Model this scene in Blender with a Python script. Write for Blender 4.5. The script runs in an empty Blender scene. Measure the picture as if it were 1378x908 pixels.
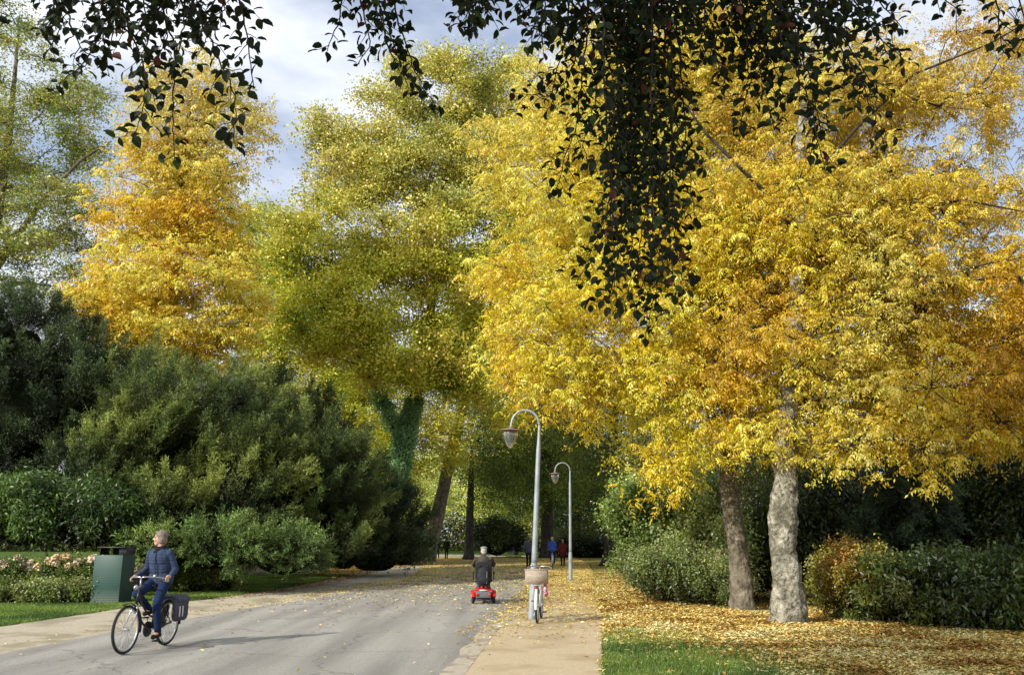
import bpy, math, random
import numpy as np
from mathutils import Vector, Matrix, noise as mnoise
rng = np.random.default_rng(7); random.seed(7)
sc = bpy.context.scene
COL = sc.collection
R = math.radians
# ------------------------------------------------------------------ camera maths (survey of the place)
F, CH, HY = 1148.0, 1.65, 725.0
PIT = math.atan((HY-454)/F)
def ray(x, y):
    dx, dy = (x-689)/F, (454-y)/F
    return np.array((dx, math.cos(PIT)-dy*math.sin(PIT), math.sin(PIT)+dy*math.cos(PIT)))
def G(x, y, z=0.0):
    d = ray(x, y); t = (z-CH)/d[2]
    return np.array((d[0]*t, d[1]*t, z))
def P(x, y, Y):
    d = ray(x, y); t = Y/d[1]
    return np.array((d[0]*t, Y, CH+d[2]*t))
# ------------------------------------------------------------------ tagging
def tag(o, label=None, cat=None, group=None, kind=None):
    if label: o['label'] = label
    if cat: o['category'] = cat
    if group: o['group'] = group
    if kind: o['kind'] = kind
    return o
def empty(name, loc=(0,0,0), rz=0.0):
    o = bpy.data.objects.new(name, None); COL.objects.link(o)
    o.location = tuple(loc); o.rotation_euler = (0,0,rz); o.empty_display_size = .2
    return o
def link(name, me, mat=None, parent=None):
    o = bpy.data.objects.new(name, me); COL.objects.link(o)
    if mat is not None:
        me.materials.clear(); me.materials.append(mat)
    if parent is not None: o.parent = parent
    return o
# ------------------------------------------------------------------ materials
def newmat(name):
    m = bpy.data.materials.new(name); m.use_nodes = True
    nt = m.node_tree; nt.nodes.clear()
    return m, nt, nt.nodes, nt.links
def leafmat(name, trans=.35, gloss=.05, tint=(1.0,1.0,.8), rough=.45):
    m, nt, N, L = newmat(name)
    at = N.new('ShaderNodeAttribute'); at.attribute_name = 'col'
    d = N.new('ShaderNodeBsdfDiffuse'); t = N.new('ShaderNodeBsdfTranslucent'); g = N.new('ShaderNodeBsdfGlossy')
    g.inputs['Roughness'].default_value = rough; g.inputs['Color'].default_value = (1,1,1,1)
    mx = N.new('ShaderNodeMix'); mx.data_type = 'RGBA'; mx.blend_type = 'MULTIPLY'; mx.inputs[0].default_value = 1
    L.new(at.outputs['Color'], mx.inputs[6]); mx.inputs[7].default_value = (*tint, 1)
    L.new(at.outputs['Color'], d.inputs['Color']); L.new(mx.outputs[2], t.inputs['Color'])
    m1 = N.new('ShaderNodeMixShader'); m1.inputs[0].default_value = trans
    L.new(d.outputs[0], m1.inputs[1]); L.new(t.outputs[0], m1.inputs[2])
    m2 = N.new('ShaderNodeMixShader'); m2.inputs[0].default_value = gloss
    L.new(m1.outputs[0], m2.inputs[1]); L.new(g.outputs[0], m2.inputs[2])
    o = N.new('ShaderNodeOutputMaterial'); L.new(m2.outputs[0], o.inputs[0])
    return m
def pmat(name, c1, c2=None, scale=8, rough=.6, metal=0, bump=0, bscale=None, detail=6, contrast=(.35,.65), spec=.4, coord='Object', c3=None, s3=1.2, trans=0, ior=1.45, alpha=1):
    m, nt, N, L = newmat(name)
    b = N.new('ShaderNodeBsdfPrincipled'); o = N.new('ShaderNodeOutputMaterial'); L.new(b.outputs[0], o.inputs[0])
    b.inputs['Roughness'].default_value = rough; b.inputs['Metallic'].default_value = metal
    b.inputs['Specular IOR Level'].default_value = spec
    b.inputs['Transmission Weight'].default_value = trans; b.inputs['IOR'].default_value = ior
    tc = N.new('ShaderNodeTexCoord')
    if c2 is None: c2 = tuple(v*.8 for v in c1)
    n = N.new('ShaderNodeTexNoise'); n.inputs['Scale'].default_value = scale; n.inputs['Detail'].default_value = detail
    n.inputs['Roughness'].default_value = .65
    L.new(tc.outputs[coord], n.inputs['Vector'])
    cr = N.new('ShaderNodeValToRGB'); cr.color_ramp.elements[0].position = contrast[0]; cr.color_ramp.elements[1].position = contrast[1]
    cr.color_ramp.elements[0].color = (*c1, 1); cr.color_ramp.elements[1].color = (*c2, 1)
    L.new(n.outputs[0], cr.inputs[0]); out = cr.outputs[0]
    if c3 is not None:
        n3 = N.new('ShaderNodeTexNoise'); n3.inputs['Scale'].default_value = s3; n3.inputs['Detail'].default_value = 8
        L.new(tc.outputs[coord], n3.inputs['Vector'])
        r3 = N.new('ShaderNodeValToRGB'); r3.color_ramp.elements[0].position = .48; r3.color_ramp.elements[1].position = .62
        L.new(n3.outputs[0], r3.inputs[0])
        mx = N.new('ShaderNodeMix'); mx.data_type = 'RGBA'; L.new(r3.outputs[0], mx.inputs[0]); L.new(out, mx.inputs[6]); mx.inputs[7].default_value = (*c3, 1)
        out = mx.outputs[2]
    L.new(out, b.inputs['Base Color'])
    if bump:
        n2 = N.new('ShaderNodeTexNoise'); n2.inputs['Scale'].default_value = bscale or scale*3; n2.inputs['Detail'].default_value = 8
        L.new(tc.outputs[coord], n2.inputs['Vector'])
        bp = N.new('ShaderNodeBump'); bp.inputs['Strength'].default_value = 1; bp.inputs['Distance'].default_value = bump
        L.new(n2.outputs[0], bp.inputs['Height']); L.new(bp.outputs[0], b.inputs['Normal'])
    return m
def barkmat(name, c1, c2, c3, sc_=3.0, bump=.03, blotch=None, zs=.35):
    m, nt, N, L = newmat(name)
    b = N.new('ShaderNodeBsdfPrincipled'); o = N.new('ShaderNodeOutputMaterial'); L.new(b.outputs[0], o.inputs[0])
    b.inputs['Roughness'].default_value = .9; b.inputs['Specular IOR Level'].default_value = .15
    tc = N.new('ShaderNodeTexCoord'); mp = N.new('ShaderNodeMapping'); mp.inputs['Scale'].default_value = (1,1,zs)
    L.new(tc.outputs['Object'], mp.inputs[0])
    n = N.new('ShaderNodeTexNoise'); n.inputs['Scale'].default_value = sc_*3; n.inputs['Detail'].default_value = 9; n.inputs['Roughness'].default_value = .7
    L.new(mp.outputs[0], n.inputs['Vector'])
    cr = N.new('ShaderNodeValToRGB'); e = cr.color_ramp.elements
    e[0].position = .33; e[0].color = (*c1,1); e[1].position = .62; e[1].color = (*c3,1)
    x = e.new(.47); x.color = (*c2,1)
    L.new(n.outputs[0], cr.inputs[0]); out = cr.outputs[0]
    if blotch:
        n3 = N.new('ShaderNodeTexNoise'); n3.inputs['Scale'].default_value = 1.6; n3.inputs['Detail'].default_value = 7
        L.new(tc.outputs['Object'], n3.inputs['Vector'])
        r3 = N.new('ShaderNodeValToRGB'); r3.color_ramp.elements[0].position = .5; r3.color_ramp.elements[1].position = .66
        L.new(n3.outputs[0], r3.inputs[0])
        mx = N.new('ShaderNodeMix'); mx.data_type = 'RGBA'; L.new(r3.outputs[0], mx.inputs[0]); L.new(out, mx.inputs[6]); mx.inputs[7].default_value = (*blotch,1)
        out = mx.outputs[2]
    L.new(out, b.inputs['Base Color'])
    v = N.new('ShaderNodeTexNoise'); v.inputs['Scale'].default_value = sc_*7; v.inputs['Detail'].default_value = 8
    L.new(mp.outputs[0], v.inputs['Vector'])
    bp = N.new('ShaderNodeBump'); bp.inputs['Distance'].default_value = bump
    L.new(v.outputs[0], bp.inputs['Height']); L.new(bp.outputs[0], b.inputs['Normal'])
    return m
LEAF = leafmat('leaf_autumn', .46, .03, (1,1,.5))
LEAFG = leafmat('leaf_green', .30, .05, (1,1.05,.55))
NEEDLE = leafmat('needle', .12, .03, (1,1.1,.6), .55)
BEECHLEAF = leafmat('leaf_beech_shade', .32, .02, (1,1.1,.4), .5)
LITTER = leafmat('leaf_litter', .05, .02)
BARK_PALE = barkmat('bark_pale', (.05,.045,.033), (.22,.20,.15), (.50,.465,.36), 1.9, .10, blotch=(.10,.095,.06), zs=1.0)  # dark blotches: bark stains plus painted mottled shade of the crown
BARK_BROWN = barkmat('bark_brown', (.05,.042,.03), (.15,.125,.09), (.27,.23,.17), 1.7, .06, blotch=(.09,.09,.05), zs=.8)
BARK_DARK = barkmat('bark_dark', (.015,.013,.01), (.045,.038,.03), (.09,.078,.06), 2.0, .03)
BARK_GREY = barkmat('bark_grey', (.06,.055,.045), (.15,.14,.11), (.26,.24,.19), 1.5, .02)
# ------------------------------------------------------------------ numpy mesh helpers
def build_quads(name, V, Q, C, mat, parent=None, smooth=False):
    me = bpy.data.meshes.new(name)
    V = np.asarray(V, np.float32); Q = np.asarray(Q, np.int32)
    me.vertices.add(len(V)); me.vertices.foreach_set('co', V.ravel())
    me.loops.add(Q.size); me.loops.foreach_set('vertex_index', Q.ravel())
    me.polygons.add(len(Q)); me.polygons.foreach_set('loop_start', np.arange(0, Q.size, 4, dtype=np.int32))
    if smooth: me.polygons.foreach_set('use_smooth', np.ones(len(Q), bool))
    if C is not None:
        a = me.color_attributes.new('col', 'FLOAT_COLOR', 'POINT')
        rgba = np.ones((len(V), 4), np.float32); rgba[:, :3] = C
        a.data.foreach_set('color', rgba.ravel())
    me.update(calc_edges=True)
    return link(name, me, mat, parent)
def norm(v): return v/np.maximum(np.linalg.norm(v, axis=-1, keepdims=True), 1e-9)
def basis(d, n):
    """columns x,y,z : y along d, z near n"""
    y = norm(d); x = norm(np.cross(y, n)); z = np.cross(x, y)
    return np.stack([x, y, z], -1)
class Tmpl:
    def __init__(s): s.v=[]; s.q=[]; s.l=[]; s.nl=0
    def leaf(s, base, d, n, L, W, kind='d', droop=.12):
        B = basis(np.array(d,float)[None], np.array(n,float)[None])[0]
        if kind == 'd':
            pts = np.array([(0,0,0),(W/2,.45*L,.08*L),(0,L,-droop*L),(-W/2,.45*L,.08*L)]); q=[(0,1,2,3)]
        else:
            f=.10*L
            pts = np.array([(0,0,0),(.34*W,.16*L,f*.6),(.5*W,.45*L,f),(.3*W,.8*L,f*.4),(0,L,-droop*L),(-.3*W,.8*L,f*.4),(-.5*W,.45*L,f),(-.34*W,.16*L,f*.6),(0,.45*L,0)])
            q=[(0,1,2,8),(8,2,3,4),(0,8,6,7),(8,4,5,6)]
        i=len(s.v)
        for p in pts: s.v.append(np.array(base)+B@p); s.l.append(s.nl)
        for a in q: s.q.append([i+k for k in a])
        s.nl+=1
    def done(s):
        s.v=np.array(s.v); s.q=np.array(s.q); s.l=np.array(s.l); return s
def rv(n=None):
    v = rng.normal(size=(3,) if n is None else (n,3)); return norm(v)
def tuft(nleaf=6, L=.27, pairs=4, ll=.085, lw=.032):
    t=Tmpl()
    for k in range(nleaf):
        az=2*math.pi*(k+rng.random()*.8)/nleaf; el=rng.uniform(-.3,.7); l=L*rng.uniform(.75,1.15)
        d=np.array((math.cos(az)*math.cos(el),math.sin(az)*math.cos(el),math.sin(el)))
        for j in range(pairs+1):
            u=.3+.7*j/pairs
            p=d*l*u+np.array((0,0,-l*.75*u*u)); tg=norm(d+np.array((0,0,-1.5*u)))
            if j==pairs: t.leaf(p,tg,rv()+np.array((0,0,1.)),ll*rng.uniform(.9,1.2),lw,droop=.2)
            else:
                sd=norm(np.cross(tg,(0,0,1.)))
                for s_ in (-1,1):
                    t.leaf(p,sd*s_+tg*.7+np.array((0,0,-.55)),np.cross(sd,tg)+.4*rv(),ll*rng.uniform(.8,1.15),lw,droop=.25)
    return t.done()
def spray(n=12, R_=.28, L=.085, W=.06, flat=.25, kind='d', drp=.4):
    t=Tmpl()
    for k in range(n):
        p=rng.normal(size=3)*R_*.5*np.array((1,1,flat)); a=rng.uniform(0,6.28)
        d=np.array((math.cos(a),math.sin(a),-drp+rng.normal()*.35))
        t.leaf(p,d,np.array((0,0,1.))+.55*rv(),L*rng.uniform(.7,1.2),W*rng.uniform(.8,1.15),kind)
    return t.done()
def shoot(n=10, L=.2, l=.06, w=.02):
    t=Tmpl()
    for k in range(n):
        u=k/(n-1); a=k*2.4
        d=np.array((math.cos(a)*.8,math.sin(a)*.8,.75+.4*u))
        t.leaf((0,0,L*u),d,rv()+np.array((0,0,.3)),l*rng.uniform(.7,1.2),w,droop=0)
    return t.done()
def puff(n=26,R_=.22,L=.075,W=.027):
    t=Tmpl()
    for k in range(n):
        d0=rv(); d0[2]=abs(d0[2])*.7-.15; p=d0*R_*rng.uniform(.25,1)
        t.leaf(p,d0+.7*rv()+np.array((0,0,-.35)),rv()+np.array((0,-.2,.6)),L*rng.uniform(.6,1.25),W*rng.uniform(.8,1.3))
    return t.done()
TUFT=[tuft(rng.integers(4,7),.25,rng.integers(3,5),.08,.031) for _ in range(5)]+[tuft(6,.22,4,.075,.03) for _ in range(4)]+[puff() for _ in range(3)]
TUFT_F=[tuft(5,.26,3,.11,.045) for _ in range(3)]+[puff(20,.24,.10,.042) for _ in range(5)]+[puff(8,.3,.1,.04)]
SPRAY=[spray() for _ in range(8)]
SPRAY_BIG=[spray(10,.55,.17,.12,.4) for _ in range(6)]
SPRAY_FAR=[spray(9,1.0,.30,.22,.5) for _ in range(6)]
SHRUB=[spray(12,.22,.085,.05,.9,'d',.2) for _ in range(8)]
LAUREL=[spray(9,.25,.14,.05,.9,'d',.7) for _ in range(6)]
SHOOT=[shoot() for _ in range(6)]
IVY=[spray(10,.2,.09,.085,.7,'d',.9) for _ in range(5)]
def place(tmpls, pos, rot, scale, col, jit=.18, hue=.06):
    """returns V,Q,C for templates stamped at pos"""
    Vs=[];Qs=[];Cs=[];off=0
    which=rng.integers(0,len(tmpls),len(pos))
    for i,t in enumerate(tmpls):
        m=np.where(which==i)[0]
        if len(m)==0: continue
        V=np.einsum('kij,nj->kni',rot[m],t.v)*scale[m][:,None,None]+pos[m][:,None,:]
        j=1+rng.normal(size=(len(m),t.nl))*jit; h=rng.normal(size=(len(m),t.nl))*hue
        C=col[m][:,None,:]*np.clip(j,.45,1.7)[:,:,None]*np.stack([1+h,1-h*.3,1+0*h],-1)
        C=C[:,t.l,:]
        nv=len(t.v); Q=(t.q[None]+ (np.arange(len(m))*nv)[:,None,None]+off)
        off+=nv*len(m)
        Vs.append(V.reshape(-1,3));Qs.append(Q.reshape(-1,4));Cs.append(np.clip(C,0,1).reshape(-1,3))
    return np.concatenate(Vs),np.concatenate(Qs),np.concatenate(Cs)
def yawrot(n, tilt=.35):
    a=rng.uniform(0,2*math.pi,n); up=norm(np.array((0,0,1.))+tilt*rng.normal(size=(n,3)))
    d=np.stack([np.cos(a),np.sin(a),0*a],-1); d=norm(d-up*np.sum(d*up,-1,keepdims=True))
    return basis(d,up)
def aimrot(d):
    """local z along d"""
    z=norm(d); r=rng.normal(size=z.shape); x=norm(np.cross(r,z)); y=np.cross(z,x)
    return np.stack([x,y,z],-1)
def fbm(p, s=1.0):
    return np.array([mnoise.noise(Vector(q*s)) for q in p])
# ------------------------------------------------------------------ tubes
def tube_mesh(pts, rad, sides=16, bump=0.0, bs=2.0, flare=0.0, cap=True, step=None, seed=0):
    pts=np.array(pts,float); rad=np.array(rad,float)
    seg=np.linalg.norm(np.diff(pts,axis=0),axis=1); s=np.concatenate([[0],np.cumsum(seg)])
    n=max(len(pts),int(s[-1]/(step or max(.12,s[-1]/60)))+1)
    u=np.linspace(0,s[-1],n)
    # smooth interpolation
    pp=np.stack([np.interp(u,s,pts[:,k]) for k in range(3)],-1); rr=np.interp(u,s,rad)
    if len(pts)>2:
        for _ in range(6):
            pp[1:-1]=.5*pp[1:-1]+.25*(pp[:-2]+pp[2:])
    tg=norm(np.gradient(pp,axis=0)); ref=np.array((1.,.13,0)) if abs(tg[0][0])<.9 else np.array((0,1.,0))
    V=[]
    for i in range(n):
        x=norm(np.cross(tg[i],ref)); y=np.cross(tg[i],x)
        for k in range(sides):
            a=2*math.pi*k/sides; d=x*math.cos(a)+y*math.sin(a); r=rr[i]
            if flare: r*=1+flare*math.exp(-u[i]/.35)*(1+.35*math.sin(a*5+1+seed))
            if bump:
                q=Vector(pp[i]+d*r)*bs; r*=1+bump*(mnoise.noise(q+Vector((seed,0,0)))+.5*mnoise.noise(q*2.3)+.35*mnoise.noise(q*5))
            V.append(pp[i]+d*r)
    Q=[]
    for i in range(n-1):
        for k in range(sides):
            a=i*sides+k; b=i*sides+(k+1)%sides; Q.append((a,b,b+sides,a+sides))
    V=np.array(V)
    if cap:
        V=np.concatenate([V,[pp[0],pp[-1]]]); c0=len(V)-2
        for k in range(0,sides,2):
            Q.append((c0,(k+2)%sides,(k+1)%sides,k)); o=(n-1)*sides; Q.append((c0+1,o+k,o+(k+1)%sides,o+(k+2)%sides))
    return V,np.array(Q)
def tube_obj(name, pts, rad, mat, parent=None, smooth=True, **k):
    V,Q=tube_mesh(pts,rad,**k); return build_quads(name,V,Q,None,mat,parent,smooth)
def frustums(A,B,ra,rb,sides=5):
    d=norm(B-A); ref=np.where(np.abs(d[:,2:3])<.9,np.array([[0,0,1.]]),np.array([[1.,0,0]]))
    x=norm(np.cross(d,ref)); y=np.cross(d,x); a=np.arange(sides)*2*math.pi/sides
    ring=x[:,None]*np.cos(a)[None,:,None]+y[:,None]*np.sin(a)[None,:,None]
    V=np.concatenate([A[:,None]+ring*ra[:,None,None],B[:,None]+ring*rb[:,None,None]],1)
    k=np.arange(sides); q=np.stack([k,(k+1)%sides,(k+1)%sides+sides,k+sides],-1)
    Q=q[None]+(np.arange(len(A))*2*sides)[:,None,None]
    return V.reshape(-1,3),Q.reshape(-1,4)
# ------------------------------------------------------------------ trees
GATE=-.38
def sample_lobes(lobes, spacing, shell=.45):
    """lobes: (center3, radii3, density) -> clump centres"""
    out=[]; 
    cs=np.array([l[0] for l in lobes]); rs=np.array([l[1] for l in lobes])
    for c,r,dens in lobes:
        vol=4.19*r[0]*r[1]*r[2]; n=int(vol/spacing**3*dens*1.7)+3
        d=rv(n); rad=(shell**3+(1-shell**3)*rng.random(n))**(1/3)
        p=np.array(c)+d*rad[:,None]*np.array(r)
        q=fbm(p,.35)
        p=p[q>GATE]
        out.append(p)
    p=np.concatenate(out)
    # thin to spacing
    keep=[]; grid={}
    for i in rng.permutation(len(p)):
        k=tuple((p[i]/spacing).astype(int)); ok=True
        for dx in (-1,0,1):
            for dy in (-1,0,1):
                for dz in (-1,0,1):
                    for j in grid.get((k[0]+dx,k[1]+dy,k[2]+dz),()):
                        if np.sum((p[i]-p[j])**2)<(spacing*.62)**2: ok=False
        if ok: grid.setdefault(k,[]).append(i); keep.append(i)
    return p[keep]
def skeleton(trunk, tr, cl, steps=3, kz=.6):
    """trunk nodes (n,3), radii; clumps -> edges A,B,ra,rb (no trunk)"""
    nodes=[t for t in trunk]; par=[-1]*len(trunk); plen=list(np.linspace(0,1,len(trunk))*0)
    n0=len(trunk)
    ax=np.array(trunk)
    dd=np.min(np.linalg.norm(cl[:,None]-ax[None],axis=2),axis=1)
    N=np.array(nodes)
    PL=np.zeros(len(nodes))
    for i in np.argsort(dd):
        c=cl[i]; v=c-N; dist=np.linalg.norm(v,axis=1)
        cost=dist+.35*PL+kz*np.maximum(0,-(v[:,2]))*1.2+ .3*np.maximum(0,.3*dist-v[:,2])
        j=int(np.argmin(cost)); a=N[j]; L=dist[j]
        prev=j; new=[];pn=[]
        for s in range(1,steps+1):
            u=s/steps; q=a+(c-a)*u+np.array((0,0,1.))*L*.10*math.sin(math.pi*u)+rng.normal(size=3)*L*.05*(u<1)
            new.append(q); par.append(prev); pn.append(PL[j]+L*u); prev=len(N)+len(new)-1
        N=np.concatenate([N,new]); PL=np.concatenate([PL,pn])
    par=np.array(par); w=np.zeros(len(N)); cnt=np.zeros(len(N))
    ch=np.zeros(len(N),bool); ch[par[par>=0]]=True
    w[~ch]=1
    for k in range(len(N)-1,n0-1,-1): w[par[k]]+=w[k]
    r=.011*np.power(w,.47)+.004
    k=np.arange(n0,len(N)); p=par[k]; ra=r[p].copy()
    ra[p<n0]=r[k][p<n0]*1.25
    ra=np.minimum(ra,r[k]*1.35)
    return N[p],N[k],ra,r[k]
def pal(cols, p, s=.35, seed=0, jit=.10):
    """position dependent palette mix"""
    cols=np.array(cols,float)
    t=np.array([mnoise.noise(Vector(q*s)+Vector((seed*7.3,3.1,1.7))) for q in p])*1.3+.5+rng.normal(size=len(p))*.17
    t=np.clip(t,0,.999)*(len(cols)-1); i=t.astype(int); f=(t-i)[:,None]
    c=cols[i]*(1-f)+cols[np.minimum(i+1,len(cols)-1)]*f
    return c*(1+rng.normal(size=(len(p),1))*jit)
def lob(x,y,Y,rx,ry,dep=None,dens=1.0):
    c=P(x,y,Y); k=Y/F
    r=(rx*k, dep if dep else .5*(rx+ry)*k, ry*k*1.02)
    return (c,r,dens)
def tree(name,label,cat,trunkpts,trunkr,lobes,tm,cols,barkm,leafm,spacing=.8,per=14,clump=.45,scale=1.0,group=None,bump=.08,flare=.5,sides=20,twigs=.5,extra_limbs=(),seed=0,colf=None,limbscale=1.0,shell=.45,tilt=.3,flat=.65,limbm=None):
    base=np.array(trunkpts[0]); root=empty(name,base)
    tag(root,label,cat,group)
    T=[np.array(p)-base for p in trunkpts]
    V,Q=tube_mesh(T,trunkr,sides=sides,bump=bump,bs=4.2 if trunkpts[0][1]<26 else 2.0,flare=flare,seed=seed,step=.06 if trunkpts[0][1]<26 else .4)
    build_quads('trunk',V,Q,None,barkm,root,True)
    lobes=[(np.array(c)-base,r,d) for c,r,d in lobes]
    cl=sample_lobes(lobes,spacing,shell)
    # dense trunk nodes in upper part
    Tn=np.array(T); s=np.concatenate([[0],np.cumsum(np.linalg.norm(np.diff(Tn,axis=0),axis=1))])
    lo=min(c[2] for c in cl); u=np.linspace(0,s[-1],40); tn=np.stack([np.interp(u,s,Tn[:,k]) for k in range(3)],-1)
    tn=tn[tn[:,2]>min(max(lo*.8,.35*tn[-1,2]),tn[-1,2]*.8)]
    A,B,ra,rb=skeleton(tn,None,cl)
    # tufts
    n=len(cl)*per
    off=rng.normal(size=(n,3))*clump*np.array((1,1,flat))
    ci=np.repeat(np.arange(len(cl)),per); pos=cl[ci]+off
    m=rng.random(n)<twigs
    A2=cl[ci[m]]; B2=pos[m]; 
    A=np.concatenate([A,A2]);B=np.concatenate([B,B2]);ra=np.concatenate([ra,np.full(len(A2),.009)]);rb=np.concatenate([rb,np.full(len(A2),.004)])
    ra=ra*limbscale; rb=rb*limbscale
    for (pl,rl) in extra_limbs:
        pl=np.array(pl)-base; A=np.concatenate([A,pl[:-1]]);B=np.concatenate([B,pl[1:]]);ra=np.concatenate([ra,rl[:-1]]);rb=np.concatenate([rb,rl[1:]])
    Vb,Qb=frustums(A,B,ra,rb,6)
    build_quads('limbs',Vb,Qb,None,limbm or barkm,root,True)
    col=pal(cols,pos,.35,seed)
    if colf is not None: col=colf(pos+base,col)
    Vl,Ql,Cl=place(tm,pos,yawrot(n,tilt),rng.uniform(.6,1.25,n)*scale,col,jit=.22,hue=.08)
    build_quads('crown',Vl,Ql,Cl,leafm,root)
    return root,len(Ql)
NQ={}
# ------------------------------------------------------------------ foliage masses (yews, shrubs)
def core_mesh(lobes, k, res=14, amp=.16):
    V=[];Q=[]
    for c,r,d in lobes:
        o=len(V); c=np.array(c); r=np.array(r)*k
        for i in range(res+1):
            th=math.pi*i/res
            for j in range(res*2):
                ph=math.pi*j/res; n=np.array((math.sin(th)*math.cos(ph),math.sin(th)*math.sin(ph),math.cos(th)))
                q=c+n*r; q=q+n*amp*max(r)*mnoise.noise(Vector(q*1.1)); q[2]=max(q[2],.02); V.append(q)
        for i in range(res):
            for j in range(res*2):
                a=o+i*res*2+j; b=o+i*res*2+(j+1)%(res*2); Q.append((a,b,b+res*2,a+res*2))
    return np.array(V),np.array(Q)
CORE=pmat('shade_core_dark',(.006,.009,.004),(.016,.022,.008),scale=6,rough=.95,bump=.1,bscale=5,spec=.05)  # solid dark core standing in for the shade inside the foliage
def mass(name,label,cat,base,lobes,tm,cols,leafm,plumes=180,per=24,plume=(1.0,.28),up=.9,group=None,corek=.78,aim=True,scale=1.0,seed=0,lean=(0,0,0),kind=None,partname='foliage',colf=None):
    base=np.array(base,float); base[2]=0; root=empty(name,base); tag(root,label,cat,group,kind)
    lobes=[(np.array(c)-base,r,d) for c,r,d in lobes]
    V,Q=core_mesh(lobes,corek); build_quads('shade_core',V,Q,None,CORE,root,True)
    area=np.array([r[0]*r[2] for c,r,d in lobes]); cnt=(plumes*area/area.sum()).astype(int)+2
    O=[];D=[]
    for (c,r,d),n in zip(lobes,cnt):
        n=int(n*d); nn=rv(n); nn[:,2]=np.where(nn[:,2]<-.35,-nn[:,2]*.6,nn[:,2])
        p=np.array(c)+nn*np.array(r)*rng.uniform(.82,1.0,(n,1)); nrm=norm(nn/np.array(r))
        # drop plumes deep in other lobes
        inside=np.zeros(n,bool)
        for c2,r2,_ in lobes:
            inside|=(np.sum(((p-np.array(c2))/np.array(r2))**2,1)<.55)
        k=~inside&(p[:,2]>.05); O.append(p[k]); D.append(norm(nrm[k]+np.array((0,0,up))+np.array(lean)+.35*rng.normal(size=(k.sum(),3))))
    O=np.concatenate(O);D=np.concatenate(D); L=plume[0]*rng.uniform(.5,1.25,len(O))
    u=rng.random((len(O),per))**.8; w=plume[1]*(1-.8*u)*L[:,None]/plume[0]
    pos=O[:,None]+D[:,None]*((u-.25)*L[:,None])[:,:,None]+rng.normal(size=(len(O),per,3))*w[:,:,None]*.8
    pc=rng.normal(size=len(O))*.16
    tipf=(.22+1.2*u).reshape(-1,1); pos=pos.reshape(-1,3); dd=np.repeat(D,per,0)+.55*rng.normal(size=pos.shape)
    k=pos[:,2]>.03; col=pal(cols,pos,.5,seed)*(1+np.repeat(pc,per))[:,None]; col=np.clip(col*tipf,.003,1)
    if colf is not None: col=colf(pos+base,col,np.repeat(u.ravel()*0,1))
    rot=aimrot(dd) if aim else yawrot(len(pos),.6)
    pos=pos[k];rot=rot[k];col=col[k]
    Vl,Ql,Cl=place(tm,pos,rot,rng.uniform(.75,1.25,len(pos))*scale,col,jit=.22)
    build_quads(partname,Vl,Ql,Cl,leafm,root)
    return root

#==SETTING==
# ------------------------------------------------------------------ polylines on the ground
def gl(px): return [G(x,y)[:2] for x,y in px]
def extend(pl, near=None, far=None):
    pl=[np.array(p) for p in pl]
    if near is not None:
        d=pl[0]-pl[1]; t=(near-pl[0][1])/d[1]; pl=[pl[0]+d*t]+pl
    return pl
road_l=extend(gl([(0,880),(120,856),(250,833),(350,816),(450,801),(530,787),(600,775)]),-14)+[np.array((-4.5,62.)),np.array((-4.5,75.)),np.array((-8,88.)),np.array((-16,96.)),np.array((-40,104.))]
road_r=extend(gl([(590,908),(650,850),(700,815)]),-14)+[np.array((.9,30.)),np.array((1.4,45.)),np.array((1.0,62.)),np.array((1.0,80.)),np.array((-2,92.)),np.array((-14,103.)),np.array((-40,111.))]
kerb_r=extend(gl([(625,908),(668,850),(712,815)]),-14)+[np.array((1.2,30.)),np.array((1.7,45.)),np.array((1.4,62.))]
path_l=[p+np.array((0.0,0)) for p in kerb_r]+[np.array((1.4,80.)),np.array((1.2,91.))]
path_r=extend(gl([(810,908),(812,830)]),-14)+[np.array((2.7,30.)),np.array((4.0,45.)),np.array((5.2,62.)),np.array((5.6,80.)),np.array((5.8,92.))]
shld_l=extend(gl([(0,843),(160,819),(260,808),(330,799),(420,785)]),-14)+[np.array((-7.8,50.)),np.array((-6.2,62.)),np.array((-5.6,75.))]
shld_r=[p+np.array((.25,0)) for p in road_l[:10]]
def interpY(pl,Y):
    a=np.array(pl); return np.interp(Y,a[:,1],a[:,0])
def strip(name,L,Rr,z,mat,ys=None,wob=0.0,edge=0.12,kind='structure',thick=0):
    a=np.array(L);b=np.array(Rr); y0=max(a[0,1],b[0,1]); y1=min(a[-1,1],b[-1,1])
    ys=np.concatenate([np.arange(y0,30,.35),np.arange(30,y1,1.0)])
    V=[];Q=[];nx=5
    for i,y in enumerate(ys):
        xl=np.interp(y,a[:,1],a[:,0]); xr=np.interp(y,b[:,1],b[:,0])
        xl+=wob*(mnoise.noise(Vector((y*.9,1,3)))+.5*mnoise.noise(Vector((y*3,5,3)))); xr+=wob*.7*(mnoise.noise(Vector((y*.9,9,3)))+.5*mnoise.noise(Vector((y*3.1,7,3))))
        for k in range(nx): V.append((xl+(xr-xl)*k/(nx-1),y,z))
    for i in range(len(ys)-1):
        for k in range(nx-1):
            a_=i*nx+k; Q.append((a_,a_+1,a_+nx+1,a_+nx))
    o=build_quads(name,V,Q,None,mat); tag(o,kind=kind); return o
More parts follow.
